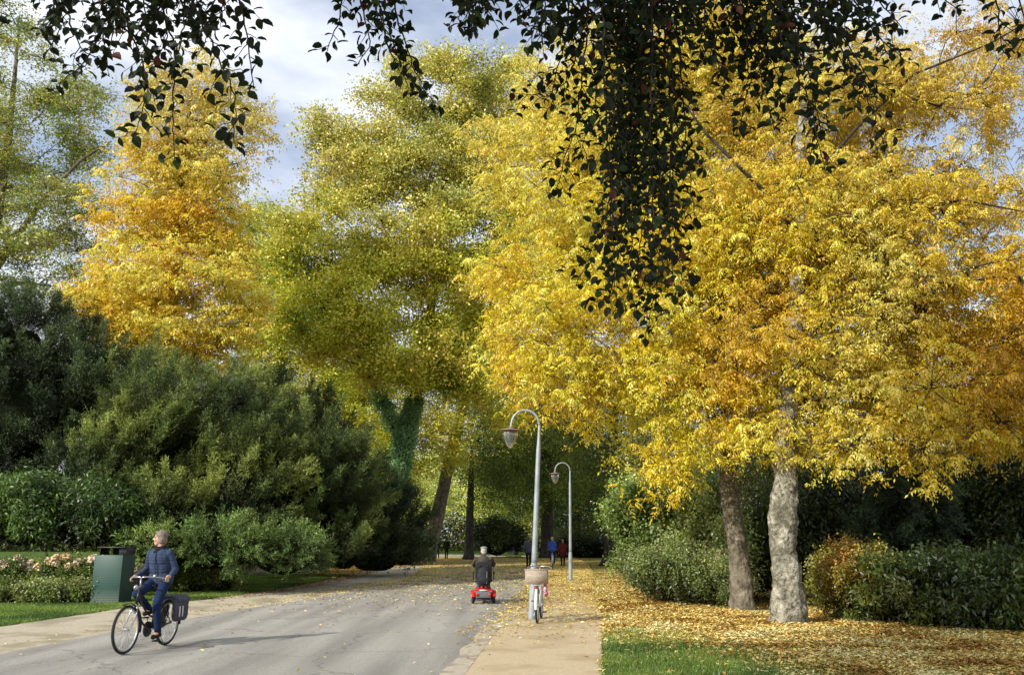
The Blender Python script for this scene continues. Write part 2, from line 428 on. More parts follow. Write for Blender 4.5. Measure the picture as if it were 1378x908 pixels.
def groundmat():
    m,nt,N,L=newmat('ground_grass')
    b=N.new('ShaderNodeBsdfPrincipled');o=N.new('ShaderNodeOutputMaterial');L.new(b.outputs[0],o.inputs[0]); b.inputs['Roughness'].default_value=.95; b.inputs['Specular IOR Level'].default_value=.1
    tc=N.new('ShaderNodeTexCoord')
    n=N.new('ShaderNodeTexNoise'); n.inputs['Scale'].default_value=1.3; n.inputs['Detail'].default_value=10; n.inputs['Roughness'].default_value=.7; L.new(tc.outputs['Object'],n.inputs[0])
    cr=N.new('ShaderNodeValToRGB'); e=cr.color_ramp.elements; e[0].position=.3;e[0].color=(.035,.07,.012,1);e[1].position=.7;e[1].color=(.12,.17,.03,1); L.new(n.outputs[0],cr.inputs[0])
    # leaf litter speckle
    v=N.new('ShaderNodeTexVoronoi'); v.inputs['Scale'].default_value=16; L.new(tc.outputs['Object'],v.inputs['Vector'])
    c2=N.new('ShaderNodeValToRGB'); c2.color_ramp.interpolation='CONSTANT'; e=c2.color_ramp.elements; e[0].position=0;e[0].color=(.16,.09,.03,1);e[1].position=.35;e[1].color=(.5,.33,.08,1); x=e.new(.6);x.color=(.42,.22,.05,1); x=e.new(.8);x.color=(.6,.45,.16,1)
    sp=N.new('ShaderNodeSeparateColor'); L.new(v.outputs['Color'],sp.inputs[0]); L.new(sp.outputs[0],c2.inputs[0])
    at=N.new('ShaderNodeAttribute'); at.attribute_name='col'; s2=N.new('ShaderNodeSeparateColor'); L.new(at.outputs['Color'],s2.inputs[0])
    # threshold random per cell (green channel) against litter amount
    cmp=N.new('ShaderNodeMath'); cmp.operation='LESS_THAN'; L.new(sp.outputs[1],cmp.inputs[0]); L.new(s2.outputs[0],cmp.inputs[1])
    mx=N.new('ShaderNodeMix'); mx.data_type='RGBA'; L.new(cmp.outputs[0],mx.inputs[0]); L.new(cr.outputs[0],mx.inputs[6]); L.new(c2.outputs[0],mx.inputs[7])
    # bare earth where blue channel
    mz=N.new('ShaderNodeMix'); mz.data_type='RGBA'; L.new(s2.outputs[2],mz.inputs[0]); L.new(mx.outputs[2],mz.inputs[6]); mz.inputs[7].default_value=(.05,.035,.02,1)
    L.new(mz.outputs[2],b.inputs['Base Color'])
    n2=N.new('ShaderNodeTexNoise'); n2.inputs['Scale'].default_value=25; n2.inputs['Detail'].default_value=6; L.new(tc.outputs['Object'],n2.inputs[0])
    bp=N.new('ShaderNodeBump'); bp.inputs['Distance'].default_value=.04; L.new(n2.outputs[0],bp.inputs['Height']); L.new(bp.outputs[0],b.inputs['Normal'])
    return m
def litter_amt(x,y):
    """0..1 amount of fallen leaves"""
    pr=interpY(path_r,y); rl=interpY(road_l,y); kr=interpY(kerb_r,y)
    right=(x>pr)
    d=np.hypot(x-6.0,(y-21)*.8)
    a=np.where(right,np.clip(1.08-np.clip(d-6,0,99)*.05,0,1),0)
    green=np.exp(-(((x-1.9)/1.35)**2+((y-11.4)/3.5)**2)); a=np.where(right,a*(1-.74*np.clip(green*1.6,0,1)),a)
    a=np.where(right&(y>45),.55,a)
    a=np.where(~right&(x<rl),np.clip((y-26)/14,0.02,.85)*np.clip((x-interpY(shld_l,y)+2.5)/1.5,0,1),a)
    return np.clip(a,0,1)
def setting():
    xs=np.concatenate([-np.geomspace(400,16,14),np.arange(-15.5,16,.5),np.geomspace(16,400,14)]); ys=np.concatenate([[-120,-60,-30,-15,-8],np.arange(-4,60,.5),np.geomspace(60,420,24)])
    X,Y=np.meshgrid(xs,ys); Z=X*0
    V=np.stack([X,Y,Z],-1).reshape(-1,3); nx=len(xs); Q=[]
    for i in range(len(ys)-1):
        k=np.arange(nx-1); a=i*nx+k; Q.append(np.stack([a,a+1,a+nx+1,a+nx],-1))
    C=np.zeros((len(V),3)); C[:,0]=litter_amt(V[:,0],V[:,1])
    # earth under the yews and shrubs
    e=np.clip((interpY(shld_l,V[:,1])-2.3-V[:,0])/2,0,1)*(V[:,1]>20)*(V[:,1]<62); C[:,2]=e
    g=build_quads('ground',V,np.concatenate(Q),C,groundmat()); tag(g,kind='structure')
    asphalt=pmat('asphalt',(.27,.255,.22),(.52,.49,.435),scale=55,rough=.92,bump=.012,bscale=120,contrast=(.34,.66),spec=.2,c3=(.38,.355,.31),s3=.45)
    nt=asphalt.node_tree; N=nt.nodes; L=nt.links; pb=[n for n in N if n.type=='BSDF_PRINCIPLED'][0]; src=pb.inputs['Base Color'].links[0].from_socket
    tc=N.new('ShaderNodeTexCoord'); mp=N.new('ShaderNodeMapping'); mp.inputs['Scale'].default_value=(1.5,.10,1); L.new(tc.outputs['Object'],mp.inputs[0]); nz=N.new('ShaderNodeTexNoise'); nz.inputs['Scale'].default_value=1; nz.inputs['Detail'].default_value=9; L.new(mp.outputs[0],nz.inputs[0])
    rp=N.new('ShaderNodeValToRGB'); rp.color_ramp.elements[0].position=.35; rp.color_ramp.elements[0].color=(.72,.71,.70,1); rp.color_ramp.elements[1].position=.65; rp.color_ramp.elements[1].color=(1.12,1.11,1.08,1); L.new(nz.outputs[0],rp.inputs[0])
    vo=N.new('ShaderNodeTexVoronoi'); vo.feature='DISTANCE_TO_EDGE'; vo.inputs['Scale'].default_value=.42; wn=N.new('ShaderNodeTexNoise'); wn.inputs['Scale'].default_value=2.2; wn.inputs['Detail'].default_value=6; L.new(tc.outputs['Object'],wn.inputs[0])
    va=N.new('ShaderNodeVectorMath'); va.operation='ADD'; vs=N.new('ShaderNodeVectorMath'); vs.operation='SCALE'; vs.inputs['Scale'].default_value=.9; L.new(wn.outputs['Color'],vs.inputs[0]); L.new(tc.outputs['Object'],va.inputs[0]); L.new(vs.outputs[0],va.inputs[1]); L.new(va.outputs[0],vo.inputs['Vector'])
    ck=N.new('ShaderNodeMapRange'); ck.inputs[1].default_value=.002; ck.inputs[2].default_value=.012; ck.inputs[3].default_value=.62; ck.inputs[4].default_value=1; L.new(vo.outputs['Distance'],ck.inputs[0])
    m1=N.new('ShaderNodeMix'); m1.data_type='RGBA'; m1.blend_type='MULTIPLY'; m1.inputs[0].default_value=1; L.new(src,m1.inputs[6]); L.new(rp.outputs[0],m1.inputs[7])
    m2=N.new('ShaderNodeVectorMath'); m2.operation='SCALE'; L.new(m1.outputs[2],m2.inputs[0]); L.new(ck.outputs[0],m2.inputs['Scale']); L.new(m2.outputs[0],pb.inputs['Base Color'])
    strip('road',road_l,[p+np.array((.2,0)) for p in road_r],.008,asphalt,wob=.05)
    dirt=pmat('gravel_shoulder',(.42,.36,.25),(.60,.53,.39),scale=14,rough=.95,bump=.012,bscale=70,c3=(.36,.30,.20),s3=1.1,spec=.1)
    strip('verge',shld_l,shld_r,.004,dirt,wob=.28)
    kerbm=pmat('kerb_concrete',(.40,.34,.26),(.56,.49,.38),scale=9,rough=.95,bump=.01,bscale=60,c3=(.34,.28,.20),s3=2.5,spec=.15)
    strip('kerb_strip',road_r[:7],kerb_r[:7],.013,kerbm,wob=.05)
    pathm=pmat('footpath_paving',(.48,.37,.22),(.62,.50,.33),scale=30,rough=.95,bump=.006,bscale=90,c3=(.44,.34,.20),s3=.9,spec=.1)
    strip('footpath',[p-np.array((.3,0)) for p in path_l],path_r,.010,pathm,wob=.12)
    return g
g=setting()
# clay paver joints on the footpath edge line: a thin row of edging stones between kerb and path
def edging():
    m=pmat('edging_stone',(.30,.27,.23),(.42,.38,.32),scale=12,rough=.9,bump=.005)
    V=[];Q=[]
    y=7.0
    while y<34:
        x=interpY(kerb_r,y+.5); x2=interpY(kerb_r,y+1.0); x1=interpY(kerb_r,y+.02)
        o=len(V); z=.016+.006*mnoise.noise(Vector((y,0,0)))
        for (xx,yy) in ((x1,y+.02),(x1+.09,y+.02),(x2+.09,y+.98),(x2,y+.98)): V.append((xx,yy,z))
        for (xx,yy) in ((x1,y+.02),(x1+.09,y+.02),(x2+.09,y+.98),(x2,y+.98)): V.append((xx,yy,0))
        Q.append((o,o+1,o+2,o+3))
        for a,b in ((0,1),(1,2),(2,3),(3,0)): Q.append((o+a,o+4+a,o+4+b,o+b))
        y+=1.0
    ob=build_quads('kerb_edging',V,Q,None,m); tag(ob,kind='structure')
# ------------------------------------------------------------------ grass, fallen leaves
GR=leafmat('grass_blade',.3,.03,(1,1.1,.5))
def blade_t(n=7):
    t=Tmpl()
    for k in range(n):
        b=np.append(rng.normal(size=2)*.035,0); d=np.array((*(rng.normal(size=2)*.45),1)); t.leaf(b,d,rv(),rng.uniform(.03,.07),.009)
    return t.done()
def grass(name,xf,n,cols,dens=None,label='short green lawn grass',h=1.0):
    T=[blade_t() for _ in range(6)]
    x,y=xf(n)
    if dens is not None:
        k=rng.random(n)<dens(x,y); x=x[k];y=y[k]
    p=np.stack([x,y,0*x],-1)
    V,Q,C=place(T,p,yawrot(len(p),.05),rng.uniform(.7,1.4,len(p))*h,pal(cols,p,.8,3))
    o=build_quads(name,V,Q,C,GR); tag(o,label,'grass',kind='stuff')
def rightlawn(n):
    y=9+(rng.random(n)**1.7)*24; x=interpY(path_r,y)+.03+rng.random(n)**1.1*(1.2+.42*y); return x,y
grass('lawn_grass',rightlawn,95000,[(.07,.13,.02),(.14,.22,.035),(.20,.27,.05)],lambda x,y:np.clip(1.1-1.12*litter_amt(x,y),.01,1),'short green lawn grass beside the footpath')
def leftlawn(n):
    y=14+rng.random(n)**1.2*28; x=interpY(shld_l,y)-.02-rng.random(n)*(4.2+0*y); return x,y
grass('verge_grass',leftlawn,90000,[(.07,.13,.02),(.15,.24,.04),(.22,.31,.05)],None,'strip of green grass between flower bed and gravel verge')
def litter(name,x,y,cols,lab,s=1.0,z=.012,long=True):
    T=[]
    for _ in range(6):
        t=Tmpl(); a=rng.uniform(0,6.28)
        t.leaf((0,0,rng.uniform(.004,.012)),(math.cos(a),math.sin(a),rng.uniform(-.1,.25)),np.array((0,0,1.))+.35*rv(),.085 if long else .07,.032 if long else .055,'d'); T.append(t.done())
    p=np.stack([x,y,np.full(len(x),z)],-1)
    V,Q,C=place(T,p,yawrot(len(p),.2),rng.uniform(.6,1.25,len(p))*s,pal(cols,p,1.0,5,jit=.2),jit=.2)
    V[:,2]=np.maximum(V[:,2],.0095)
    o=build_quads(name,V,Q,C,LITTER); tag(o,lab,'fallen leaves',kind='stuff')
GOLD=[(.42,.24,.06),(.78,.55,.16),(.90,.72,.28),(.66,.40,.09),(.92,.76,.34)]
n=270000; y=8+rng.random(n)**1.3*38; x=interpY(path_r,y)-.05+rng.random(n)*(2+.45*y)
k=rng.random(n)<litter_amt(x,y)**1.1; litter('fallen_leaves',x[k],y[k],GOLD,'thick golden carpet of fallen leaves on the right lawn')
n=16000; a=rng.uniform(0,6.28,n); rr_=.22+np.abs(rng.normal(size=n))*.55; c_=np.where((rng.random(n)<.6)[:,None],G(1062,840)[:2],G(1000,824)[:2])
x=c_[:,0]+rr_*np.cos(a); y=c_[:,1]+rr_*np.sin(a); litter('leaf_drift',x,y,GOLD,'leaves heaped loosely around the feet of the two ash trunks',1.0)
_d=bpy.data.objects['leaf_drift']; _v=np.zeros(len(_d.data.vertices)*3,np.float32); _d.data.vertices.foreach_get('co',_v); _v=_v.reshape(-1,3)
for q_ in (G(1062,840),G(1000,824)): _v[:,2]+=.10*np.exp(-((_v[:,0]-q_[0])**2+(_v[:,1]-q_[1])**2)/.22)*rng.uniform(0,1,len(_v)//4).repeat(4)
_d.data.vertices.foreach_set('co',_v.ravel()); _d.data.update()
# path and road leaves
n=70000; y=9+rng.random(n)**.8*70; x=interpY(road_r,y)-.5+rng.random(n)*(interpY(path_r,y)-interpY(road_r,y)+.6)
edge=np.minimum(np.abs(x-interpY(path_r,y)),np.abs(x-interpY(kerb_r,y)+.15)); dn=np.clip((y-13)/30,0,.9)+.6*np.exp(-edge/.22)*np.clip((y-11)/12,0.25,1)
k=rng.random(n)<np.clip(dn*np.where(y<15,.35,1),.0,1); litter('path_leaves',x[k],y[k],[(.80,.58,.16),(.90,.72,.26),(.58,.36,.10)],'loose yellow leaves lying along the footpath and kerb',1.0,.018)
n=60000; y=10+rng.random(n)**.8*75; x=interpY(road_l,y)-1.6+rng.random(n)*(interpY(road_r,y)-interpY(road_l,y)+1.6)
dn=np.clip((y-19)/22,.012,1)+.5*np.exp(-np.abs(x-interpY(road_l,y)+.4)/.4)*np.clip((y-14)/20,0.22,1)
k=rng.random(n)<dn; litter('road_leaves',x[k],y[k],[(.78,.56,.16),(.88,.70,.25),(.46,.27,.08)],'scattered yellow and brown leaves on the asphalt',1.0,.014)
n=9000; y=20+rng.random(n)*45; x=interpY(shld_l,y)-2.5+rng.random(n)*3.4; k=rng.random(n)<np.clip((y-20)/15,.1,1)
litter('verge_leaves',x[k],y[k],[(.30,.14,.05),(.50,.28,.09),(.62,.42,.14)],'brown and orange leaves drifted below the yew hedge',1.3,.02,False)

#==TREES==
Y1=[(.70,.42,.03),(.88,.62,.05),(.92,.72,.07),(.84,.54,.04)]
YB=[(.88,.65,.045),(.95,.79,.07),(.97,.88,.18),(.93,.71,.055)]
YO=[(.74,.49,.04),(.92,.70,.06),(.95,.80,.11),(.82,.58,.05),(.96,.85,.22)]
GY=[(.34,.40,.035),(.68,.66,.05),(.90,.80,.08),(.54,.56,.045),(.80,.64,.10)]
PALE=[(.58,.44,.14),(.64,.50,.16),(.42,.42,.10)]
DG=[(.02,.04,.01),(.05,.08,.015),(.10,.13,.02),(.04,.06,.012)]
def goldcol(p,c):
    # brighter yellow to the left / low, browner on the upper right, paler toward the top
    x=p[:,0]; z=p[:,2]; t=np.clip((x-5.5)/5.5,0,1)[:,None]
    c=c*(1-t)+c*np.array((.90,.80,.7))*t
    h=np.clip((z-8.5)/4,0,1)[:,None]*.35
    lum=c.mean(1,keepdims=True)
    return c*(1-h)+(lum*np.array((1.45,1.12,.42)))*h
gb=G(1062,840); ga=G(1000,824); YBt=gb[1]; YAt=ga[1]
def tp(pts,Y0,dY=0): return [P(x,y,Y0+dY*i) for i,(x,y) in enumerate(pts)]
trA=[np.append(ga[:2],-.05)]+tp([(997,770),(988,705),(979,650),(984,600),(978,520),(965,420),(950,320),(940,220),(935,120)],YAt,.05)
trB=[np.append(gb[:2],-.05)]+tp([(1060,780),(1054,740),(1052,700),(1058,650),(1056,595),(1064,500),(1072,400),(1080,300),(1076,200),(1085,110),(1100,30)],YBt,.05)
# right-hand pair
tree('ash_tree','golden ash with slim leaning trunk, the left of the two trunks on the lawn','tree',trA,[.25,.235,.22,.21,.20,.17,.14,.11,.09,.06],
  [lob(745,470,21,75,85,2.2),lob(735,330,22,85,105,2.4),lob(840,530,20.5,105,55,2.2),lob(880,420,20.5,120,110,2.6),lob(860,270,22,140,120,3),lob(945,560,19.5,62,55,1.6),
   lob(810,150,23,120,100,3),lob(950,110,22.5,120,110,2.6),lob(700,210,23,55,80,2,.7),lob(960,330,21,110,120,2.4),lob(905,620,19.5,28,26,.7,.5)],
  TUFT,YB+[Y1[1]],BARK_BROWN,LEAF,spacing=1.02,per=44,clump=.40,flat=.95,scale=1.1,seed=1,bump=.17,sides=32,flare=.45,colf=goldcol,twigs=.4)
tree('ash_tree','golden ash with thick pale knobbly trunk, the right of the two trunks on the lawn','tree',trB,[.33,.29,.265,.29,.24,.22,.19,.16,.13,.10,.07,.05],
  [lob(1060,480,18.5,115,95,2.2),lob(1170,420,18.5,130,110,2.4),lob(1290,430,18.5,120,110,2.4),lob(1240,540,17.6,120,52,1.8,.9),lob(1350,530,18,80,70,1.8,.9),lob(1080,310,19,150,110,2.6),lob(1210,300,19,120,80,2.4,.85),
   lob(1100,150,20,130,100,2.6,.8),lob(1240,200,20,110,70,2.2,.5),lob(1290,90,20,130,80,2.2,.18),lob(1020,560,18,60,50,1.2),lob(1110,585,17.5,50,36,1.0,.8),lob(1000,60,21,90,70,2,.7),lob(1340,300,19,40,50,1.4,.5),lob(1215,600,17.3,40,30,.8,.5),lob(1430,470,18.5,80,120,2,.9),lob(1370,280,19.5,50,50,1.6,.6)],
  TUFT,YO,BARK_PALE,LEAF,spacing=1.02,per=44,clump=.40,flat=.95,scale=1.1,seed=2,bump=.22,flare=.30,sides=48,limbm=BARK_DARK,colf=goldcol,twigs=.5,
  extra_limbs=[([P(1075,340,YBt+.3),P(1130,300,YBt),P(1200,275,YBt-.2),P(1300,270,YBt-.3),P(1378,285,YBt-.3)],np.array([.06,.045,.035,.025,.012])),
               ([P(1078,260,YBt+.3),P(1150,175,YBt),P(1230,100,YBt),P(1330,60,YBt),P(1400,20,YBt)],np.array([.05,.04,.03,.02,.01])),
               ([P(1065,480,YBt+.3),P(1110,430,YBt-.3),P(1180,395,YBt-.6),P(1270,380,YBt-.8)],np.array([.09,.07,.045,.02])),
               ([P(1072,300,YBt+.3),P(1000,230,YBt),P(950,180,YBt-.2),P(900,110,YBt-.2)],np.array([.06,.045,.03,.012]))])
# left yellow tree
def leftcol(p,c):
    h=np.clip((p[:,2]-16)/4,0,1)[:,None]*.6; lum=c.mean(1,keepdims=True)
    return c*(1-h)+lum*np.array((1.35,1.12,.5))*h
tree('maple_tree','orange yellow maple rising behind the tall yews on the left','tree',[(P(215,700,37)[0],37,0)]+tp([(215,560),(222,440),(235,340),(245,250),(252,170),(258,120)],37),[.35,.3,.27,.22,.17,.1,.06],
  [lob(170,400,36,75,70,2.6),lob(250,400,35.5,85,75,3),lob(300,430,36,52,60,2),lob(215,455,36,95,45,2.4),lob(195,290,37,60,60,2.2),lob(265,260,37,70,80,2.4),lob(230,200,37,65,60,2.2,.8),lob(300,300,37,45,70,2,.8),lob(260,130,37,75,45,2,.55),lob(315,170,37,55,50,1.8,.45),lob(290,490,36,35,22,1.2,.6)],
  TUFT_F,[(.86,.55,.06),(.94,.72,.09),(.97,.84,.20),(.90,.62,.06)],BARK_DARK,LEAF,spacing=1.15,per=30,clump=.55,scale=1.5,seed=3,colf=leftcol,twigs=.35)
# far left tall pale tree
tree('poplar_tree','tall thinly leaved pale green tree at the far left edge','tree',[(P(-70,700,48)[0],48,0)]+tp([(-60,560),(-30,400),(-5,300),(10,200),(20,100),(25,40)],48),[.5,.45,.38,.3,.22,.12,.06],
  [lob(20,100,48,80,70,3,.5),lob(60,200,48,90,70,3,.5),lob(90,290,48,60,60,3,.6),lob(20,300,48,80,60,3,.8),lob(50,360,47,60,50,2.5,.8),lob(-20,220,49,70,80,3,.6),lob(110,140,48,50,50,2,.4),lob(110,400,47,30,50,2,.6),lob(0,30,48,60,30,2,.35)],
  SPRAY,[(.30,.36,.08),(.50,.52,.14),(.66,.58,.18),(.22,.30,.07)],BARK_BROWN,LEAFG,spacing=1.7,per=56,clump=.66,scale=1.9,seed=4,twigs=.5,limbscale=1.5,
  extra_limbs=[([P(-30,400,48),P(15,330,47.5),P(60,265,47),P(110,215,47),P(150,190,47)],np.array([.25,.2,.14,.08,.04])),([P(-10,390,48),P(30,380,48),P(70,385,48)],np.array([.15,.1,.05]))])
# ivy-clad lime
iv=[(P(522,700,56.0)[0],49,0)]+tp([(526,680),(538,620),(552,560),(568,500),(578,430),(590,330),(600,230),(606,150),(610,90)],49)
def limecol(p,c):
    h=np.clip((p[:,2]-15)/7,0,1)[:,None]*.65; lum=c.mean(1,keepdims=True)
    return c*(1-h)+lum*np.array((1.35,1.2,.42))*h
tree('lime_tree','tall yellow green lime whose forked trunk is clad in ivy','tree',iv,[.55,.5,.46,.4,.32,.26,.2,.15,.1,.06],
  [lob(420,330,47,70,65,3),lob(470,215,49,75,65,3,.8),lob(420,195,49,45,35,2,.4),lob(455,420,46,100,70,3.4),lob(600,120,50,85,60,3,.8),lob(650,210,50,70,90,3),lob(550,320,48,105,95,3.6),lob(630,400,48,80,80,3),lob(540,470,46,95,50,3),
   lob(620,500,47,60,40,2.4,.8),lob(530,130,50,50,50,2,.5),lob(680,320,50,50,80,2.6,.8),lob(560,220,49,70,70,3,.9),lob(690,110,51,45,50,2,.6),lob(660,540,48,45,25,1.8,.6)],
  SPRAY,GY,BARK_DARK,LEAFG,spacing=1.85,per=115,clump=.68,scale=2.0,seed=5,colf=limecol,twigs=.25,limbscale=1.5,flat=.55,tilt=.6,flare=.1,
  extra_limbs=[([P(545,600,49.0),P(520,550,49.0),P(500,510,48.5),P(470,450,48.0),P(440,400,48.0)],np.array([.24,.2,.17,.11,.05])),([P(560,520,49.0),P(600,470,49.0),P(640,430,49.5),P(670,360,50.0)],np.array([.2,.15,.1,.05]))])
def ivy():
    a=np.array(iv[:5]); pos=[];dr=[]
    for k in range(3600):
        u=rng.uniform(.85,3.4); i=int(u); f=u-i; c=a[i]*(1-f)+a[i+1]*f; r=.46*(1-.12*u)+rng.random()**2*.28*(1-.15*u)
        t=rng.uniform(0,6.28); pos.append(c+np.array((math.cos(t)*r,math.sin(t)*r,0))); dr.append((math.cos(t),math.sin(t),-.4))
    a2=np.array([P(545,600,49),P(520,550,49),P(500,510,48.5)])
    for k in range(500):
        u=rng.uniform(0,1.6); i=int(u); f=u-i; c=a2[i]*(1-f)+a2[i+1]*f; pos.append(c+rng.normal(size=3)*.2); dr.append(rv())
    pos=np.array(pos)
    V,Q,C=place(IVY,pos,yawrot(len(pos),.8),np.full(len(pos),1.25),pal([(.14,.28,.10),(.26,.46,.19),(.38,.56,.27)],pos,.8,9))
    root=[o for o in bpy.data.objects if o.name.startswith('lime_tree')][0]
    o=build_quads('ivy',V-np.array(root.location),Q,C,LEAFG,root)
ivy()
# background trees
def bt(name,label,tr,rr,lobes,cols_,tm=None,group='trees at the far end of the road',bark=None,spacing=1.8,per=46,clump=1.0,scale=1.0,seed=0,**k):
    cols=[tuple(min(.9,v*(1.9 if 13<=seed<=20 or seed==11 else 1.25)) for v in c) for c in cols_]
    return tree(name,label,'tree',tr,rr,lobes,tm or SPRAY_BIG,cols,bark or BARK_DARK,LEAFG,spacing=spacing,per=per,clump=clump,scale=scale,seed=seed,group=group,twigs=.08,sides=12,bump=.05,**k)
def vt(x,Y,top,lean=0,n=6):
    b=P(x,725,Y); t=P(x+lean,top,Y); return [np.array((b[0],Y,-.05))]+[np.array((b[0]+(t[0]-b[0])*u,Y,t[2]*u)) for u in np.linspace(.15,1,n)]
lean=[np.array((P(573,752,66)[0],66,-.05))]+tp([(583,720),(596,660),(607,610),(620,560),(632,500),(645,430)],66)
bt('beech_tree','leaning beech with sunlit bare trunk at the left road edge',lean,[.62,.55,.48,.45,.4,.3,.15],
  [lob(680,560,67,50,45,4),lob(710,520,67,70,60,4),lob(640,470,69,70,55,4),lob(590,520,70,40,40,3,.6)],[(.10,.15,.02),(.24,.26,.035),(.36,.34,.05),(.08,.12,.02)],bark=BARK_BROWN,seed=11,flare=.4)
bt('maple_tree','ochre and green maple standing just behind the middle yews',vt(372,58,330,10),[.3,.27,.22,.18,.15,.1,.05],
  [lob(375,440,57,65,70,3),lob(350,340,58,50,70,3),lob(430,540,56,65,55,3),lob(480,610,55,60,55,3),lob(350,520,57,50,50,3),lob(500,660,57,45,50,2.5)],[(.24,.30,.03),(.60,.56,.05),(.86,.64,.07),(.40,.42,.04)],group=None,tm=SPRAY,spacing=1.25,per=48,clump=.7,scale=1.6,seed=12)
bt('oak_tree','thin dark oak with forked trunk left of the scooter rider',vt(631,72,600,4),[.40,.36,.33,.3,.25,.2,.1],
  [lob(655,640,72,45,36,3),lob(670,600,74,50,50,4)],[(.04,.07,.012),(.10,.13,.02),(.16,.18,.03)],seed=13)
bt('oak_tree','dark oak with broad straight trunk just right of the near lamp pole',vt(736,78,500),[.62,.55,.5,.46,.4,.3,.15],
  [lob(720,650,76,70,36,4),lob(760,620,78,60,60,5),lob(700,600,80,60,60,5),lob(770,540,80,70,60,5)],[(.03,.06,.01),(.08,.12,.018),(.20,.24,.03),(.05,.08,.012)],seed=14)
bt('oak_tree','dark oak with buttressed trunk beyond the shrubs right of the footpath',vt(822,56,480,4),[.55,.45,.4,.36,.3,.24,.1],
  [lob(830,640,55,55,42,3.5),lob(860,590,56,60,50,4),lob(800,560,57,60,60,4),lob(880,520,58,60,60,4)],[(.025,.045,.01),(.06,.09,.015),(.14,.15,.02)],seed=15)
bt('maple_tree','small bright yellow maple in the gap behind the dark oak trunks',vt(650,100,660),[.3,.26,.22,.2,.16,.1,.05],
  [lob(655,690,98,30,34,4),lob(640,660,100,26,26,4)],[(.50,.46,.05),(.75,.62,.07),(.55,.50,.06)],seed=16,spacing=2.0,per=26)
bt('maple_tree','tan and gold maple seen left of the leaning beech trunk',vt(545,105,600),[.3,.26,.22,.2,.16,.1,.05],
  [lob(550,660,104,45,50,5),lob(520,690,104,40,40,5),lob(590,650,108,30,50,5)],[(.80,.62,.14),(.86,.70,.2),(.66,.58,.09)],seed=17,spacing=1.8,per=44,tm=SPRAY_FAR,scale=.6)
bt('oak_tree','deep green oak with low crown right of the far lamp',vt(775,88,560),[.5,.46,.42,.4,.3,.2,.1],
  [lob(775,690,86,60,38,5),lob(810,640,88,60,50,5),lob(850,680,88,50,40,4),lob(735,600,88,50,40,5)],[(.02,.04,.01),(.05,.08,.015),(.12,.15,.02)],seed=18)
bt('oak_tree','olive green oak whose crown closes the far end of the road',vt(690,96,560),[.45,.4,.36,.33,.3,.2,.1],
  [lob(690,690,94,50,30,5),lob(700,650,95,55,40,5),lob(670,610,96,50,50,5),lob(720,580,96,50,40,5)],[(.05,.08,.012),(.12,.15,.02),(.30,.30,.04)],seed=19)
bt('maple_tree','yellow green maple glowing behind the two lamp posts',vt(745,110,560),[.3,.26,.22,.2,.16,.1,.05],
  [lob(745,600,108,40,45,5),lob(720,640,108,30,26,4)],[(.40,.42,.04),(.60,.55,.06),(.30,.34,.03)],seed=20,spacing=2.2,per=26)
bt('maple_tree','bright ochre yellow maple filling the space behind the ivy clad trunk',vt(490,62,430,0),[.3,.26,.22,.2,.16,.1,.05],
  [lob(490,560,60,60,60,4),lob(460,480,61,60,60,4),lob(590,590,62,34,44,3),lob(520,640,60,40,50,3),lob(600,480,63,50,60,4),lob(430,600,60,50,60,4)],[(.34,.34,.04),(.66,.56,.06),(.82,.62,.09),(.40,.42,.05)],group=None,tm=SPRAY,spacing=1.5,per=52,clump=.8,scale=2.0,seed=71)
# right-hand backdrop
RB=[(.018,.034,.009),(.045,.070,.016),(.085,.115,.025)]
bt('chestnut_tree','dark green chestnut filling the gap right of the pale trunk',vt(1120,30,420,0),[.2,.18,.16,.14,.12,.1,.06],
  [lob(1130,620,29,80,70,2.4),lob(1160,560,30,90,70,2.6),lob(1090,680,30,50,60,2),lob(1020,640,32,60,70,2.4)],[(.02,.035,.008),(.06,.09,.015),(.14,.17,.02)],tm=SPRAY,spacing=1.1,per=26,clump=.55,scale=1.3,seed=21,group='trees behind the right lawn')
bt('multi_stem_hazel','many stemmed hazel with pale thin stems on the right','' or vt(1190,27,560,14),[.11,.10,.09,.08,.07,.06,.04],
  [lob(1200,560,27,90,50,2),lob(1290,600,28,90,60,2.2),lob(1350,640,28,70,60,2)],[(.02,.035,.01),(.05,.08,.02),(.22,.2,.03)],tm=SPRAY,spacing=1.1,per=24,clump=.5,scale=1.2,seed=22,bark=BARK_GREY,group='trees behind the right lawn',
  extra_limbs=[([P(x,735,26.7),P(x+dx*.5,650,26.7),P(x+dx,560,26.8)],np.array([.07,.055,.04])) for x,dx in ((1172,6),(1182,24),(1205,20),(1222,40),(1150,18))])
bt('chestnut_tree','tall shadowed chestnut at the far right edge',vt(1400,32,300,0),[.35,.3,.28,.25,.2,.15,.08],
  [lob(1380,560,31,90,90,3),lob(1300,660,31,90,70,2.6),lob(1400,420,32,60,90,3),lob(1480,560,30,90,120,3)],[(.02,.035,.008),(.05,.075,.015),(.16,.18,.03)],tm=SPRAY,spacing=1.2,per=24,clump=.6,scale=1.3,seed=23,group='trees behind the right lawn')
bt('chestnut_tree','dark chestnut crown between the slim trunk and the footpath shrubs',vt(905,38,450),[.3,.27,.24,.2,.16,.1,.05],
  [lob(900,620,37,60,50,3),lob(950,660,36,60,60,2.8),lob(960,560,38,70,60,3),lob(880,560,38,50,50,2.6),lob(1040,600,37,60,80,3)],[(.03,.045,.008),(.07,.09,.015),(.22,.2,.03)],tm=SPRAY,spacing=1.3,per=26,clump=.65,scale=1.4,seed=24,group='trees behind the right lawn')
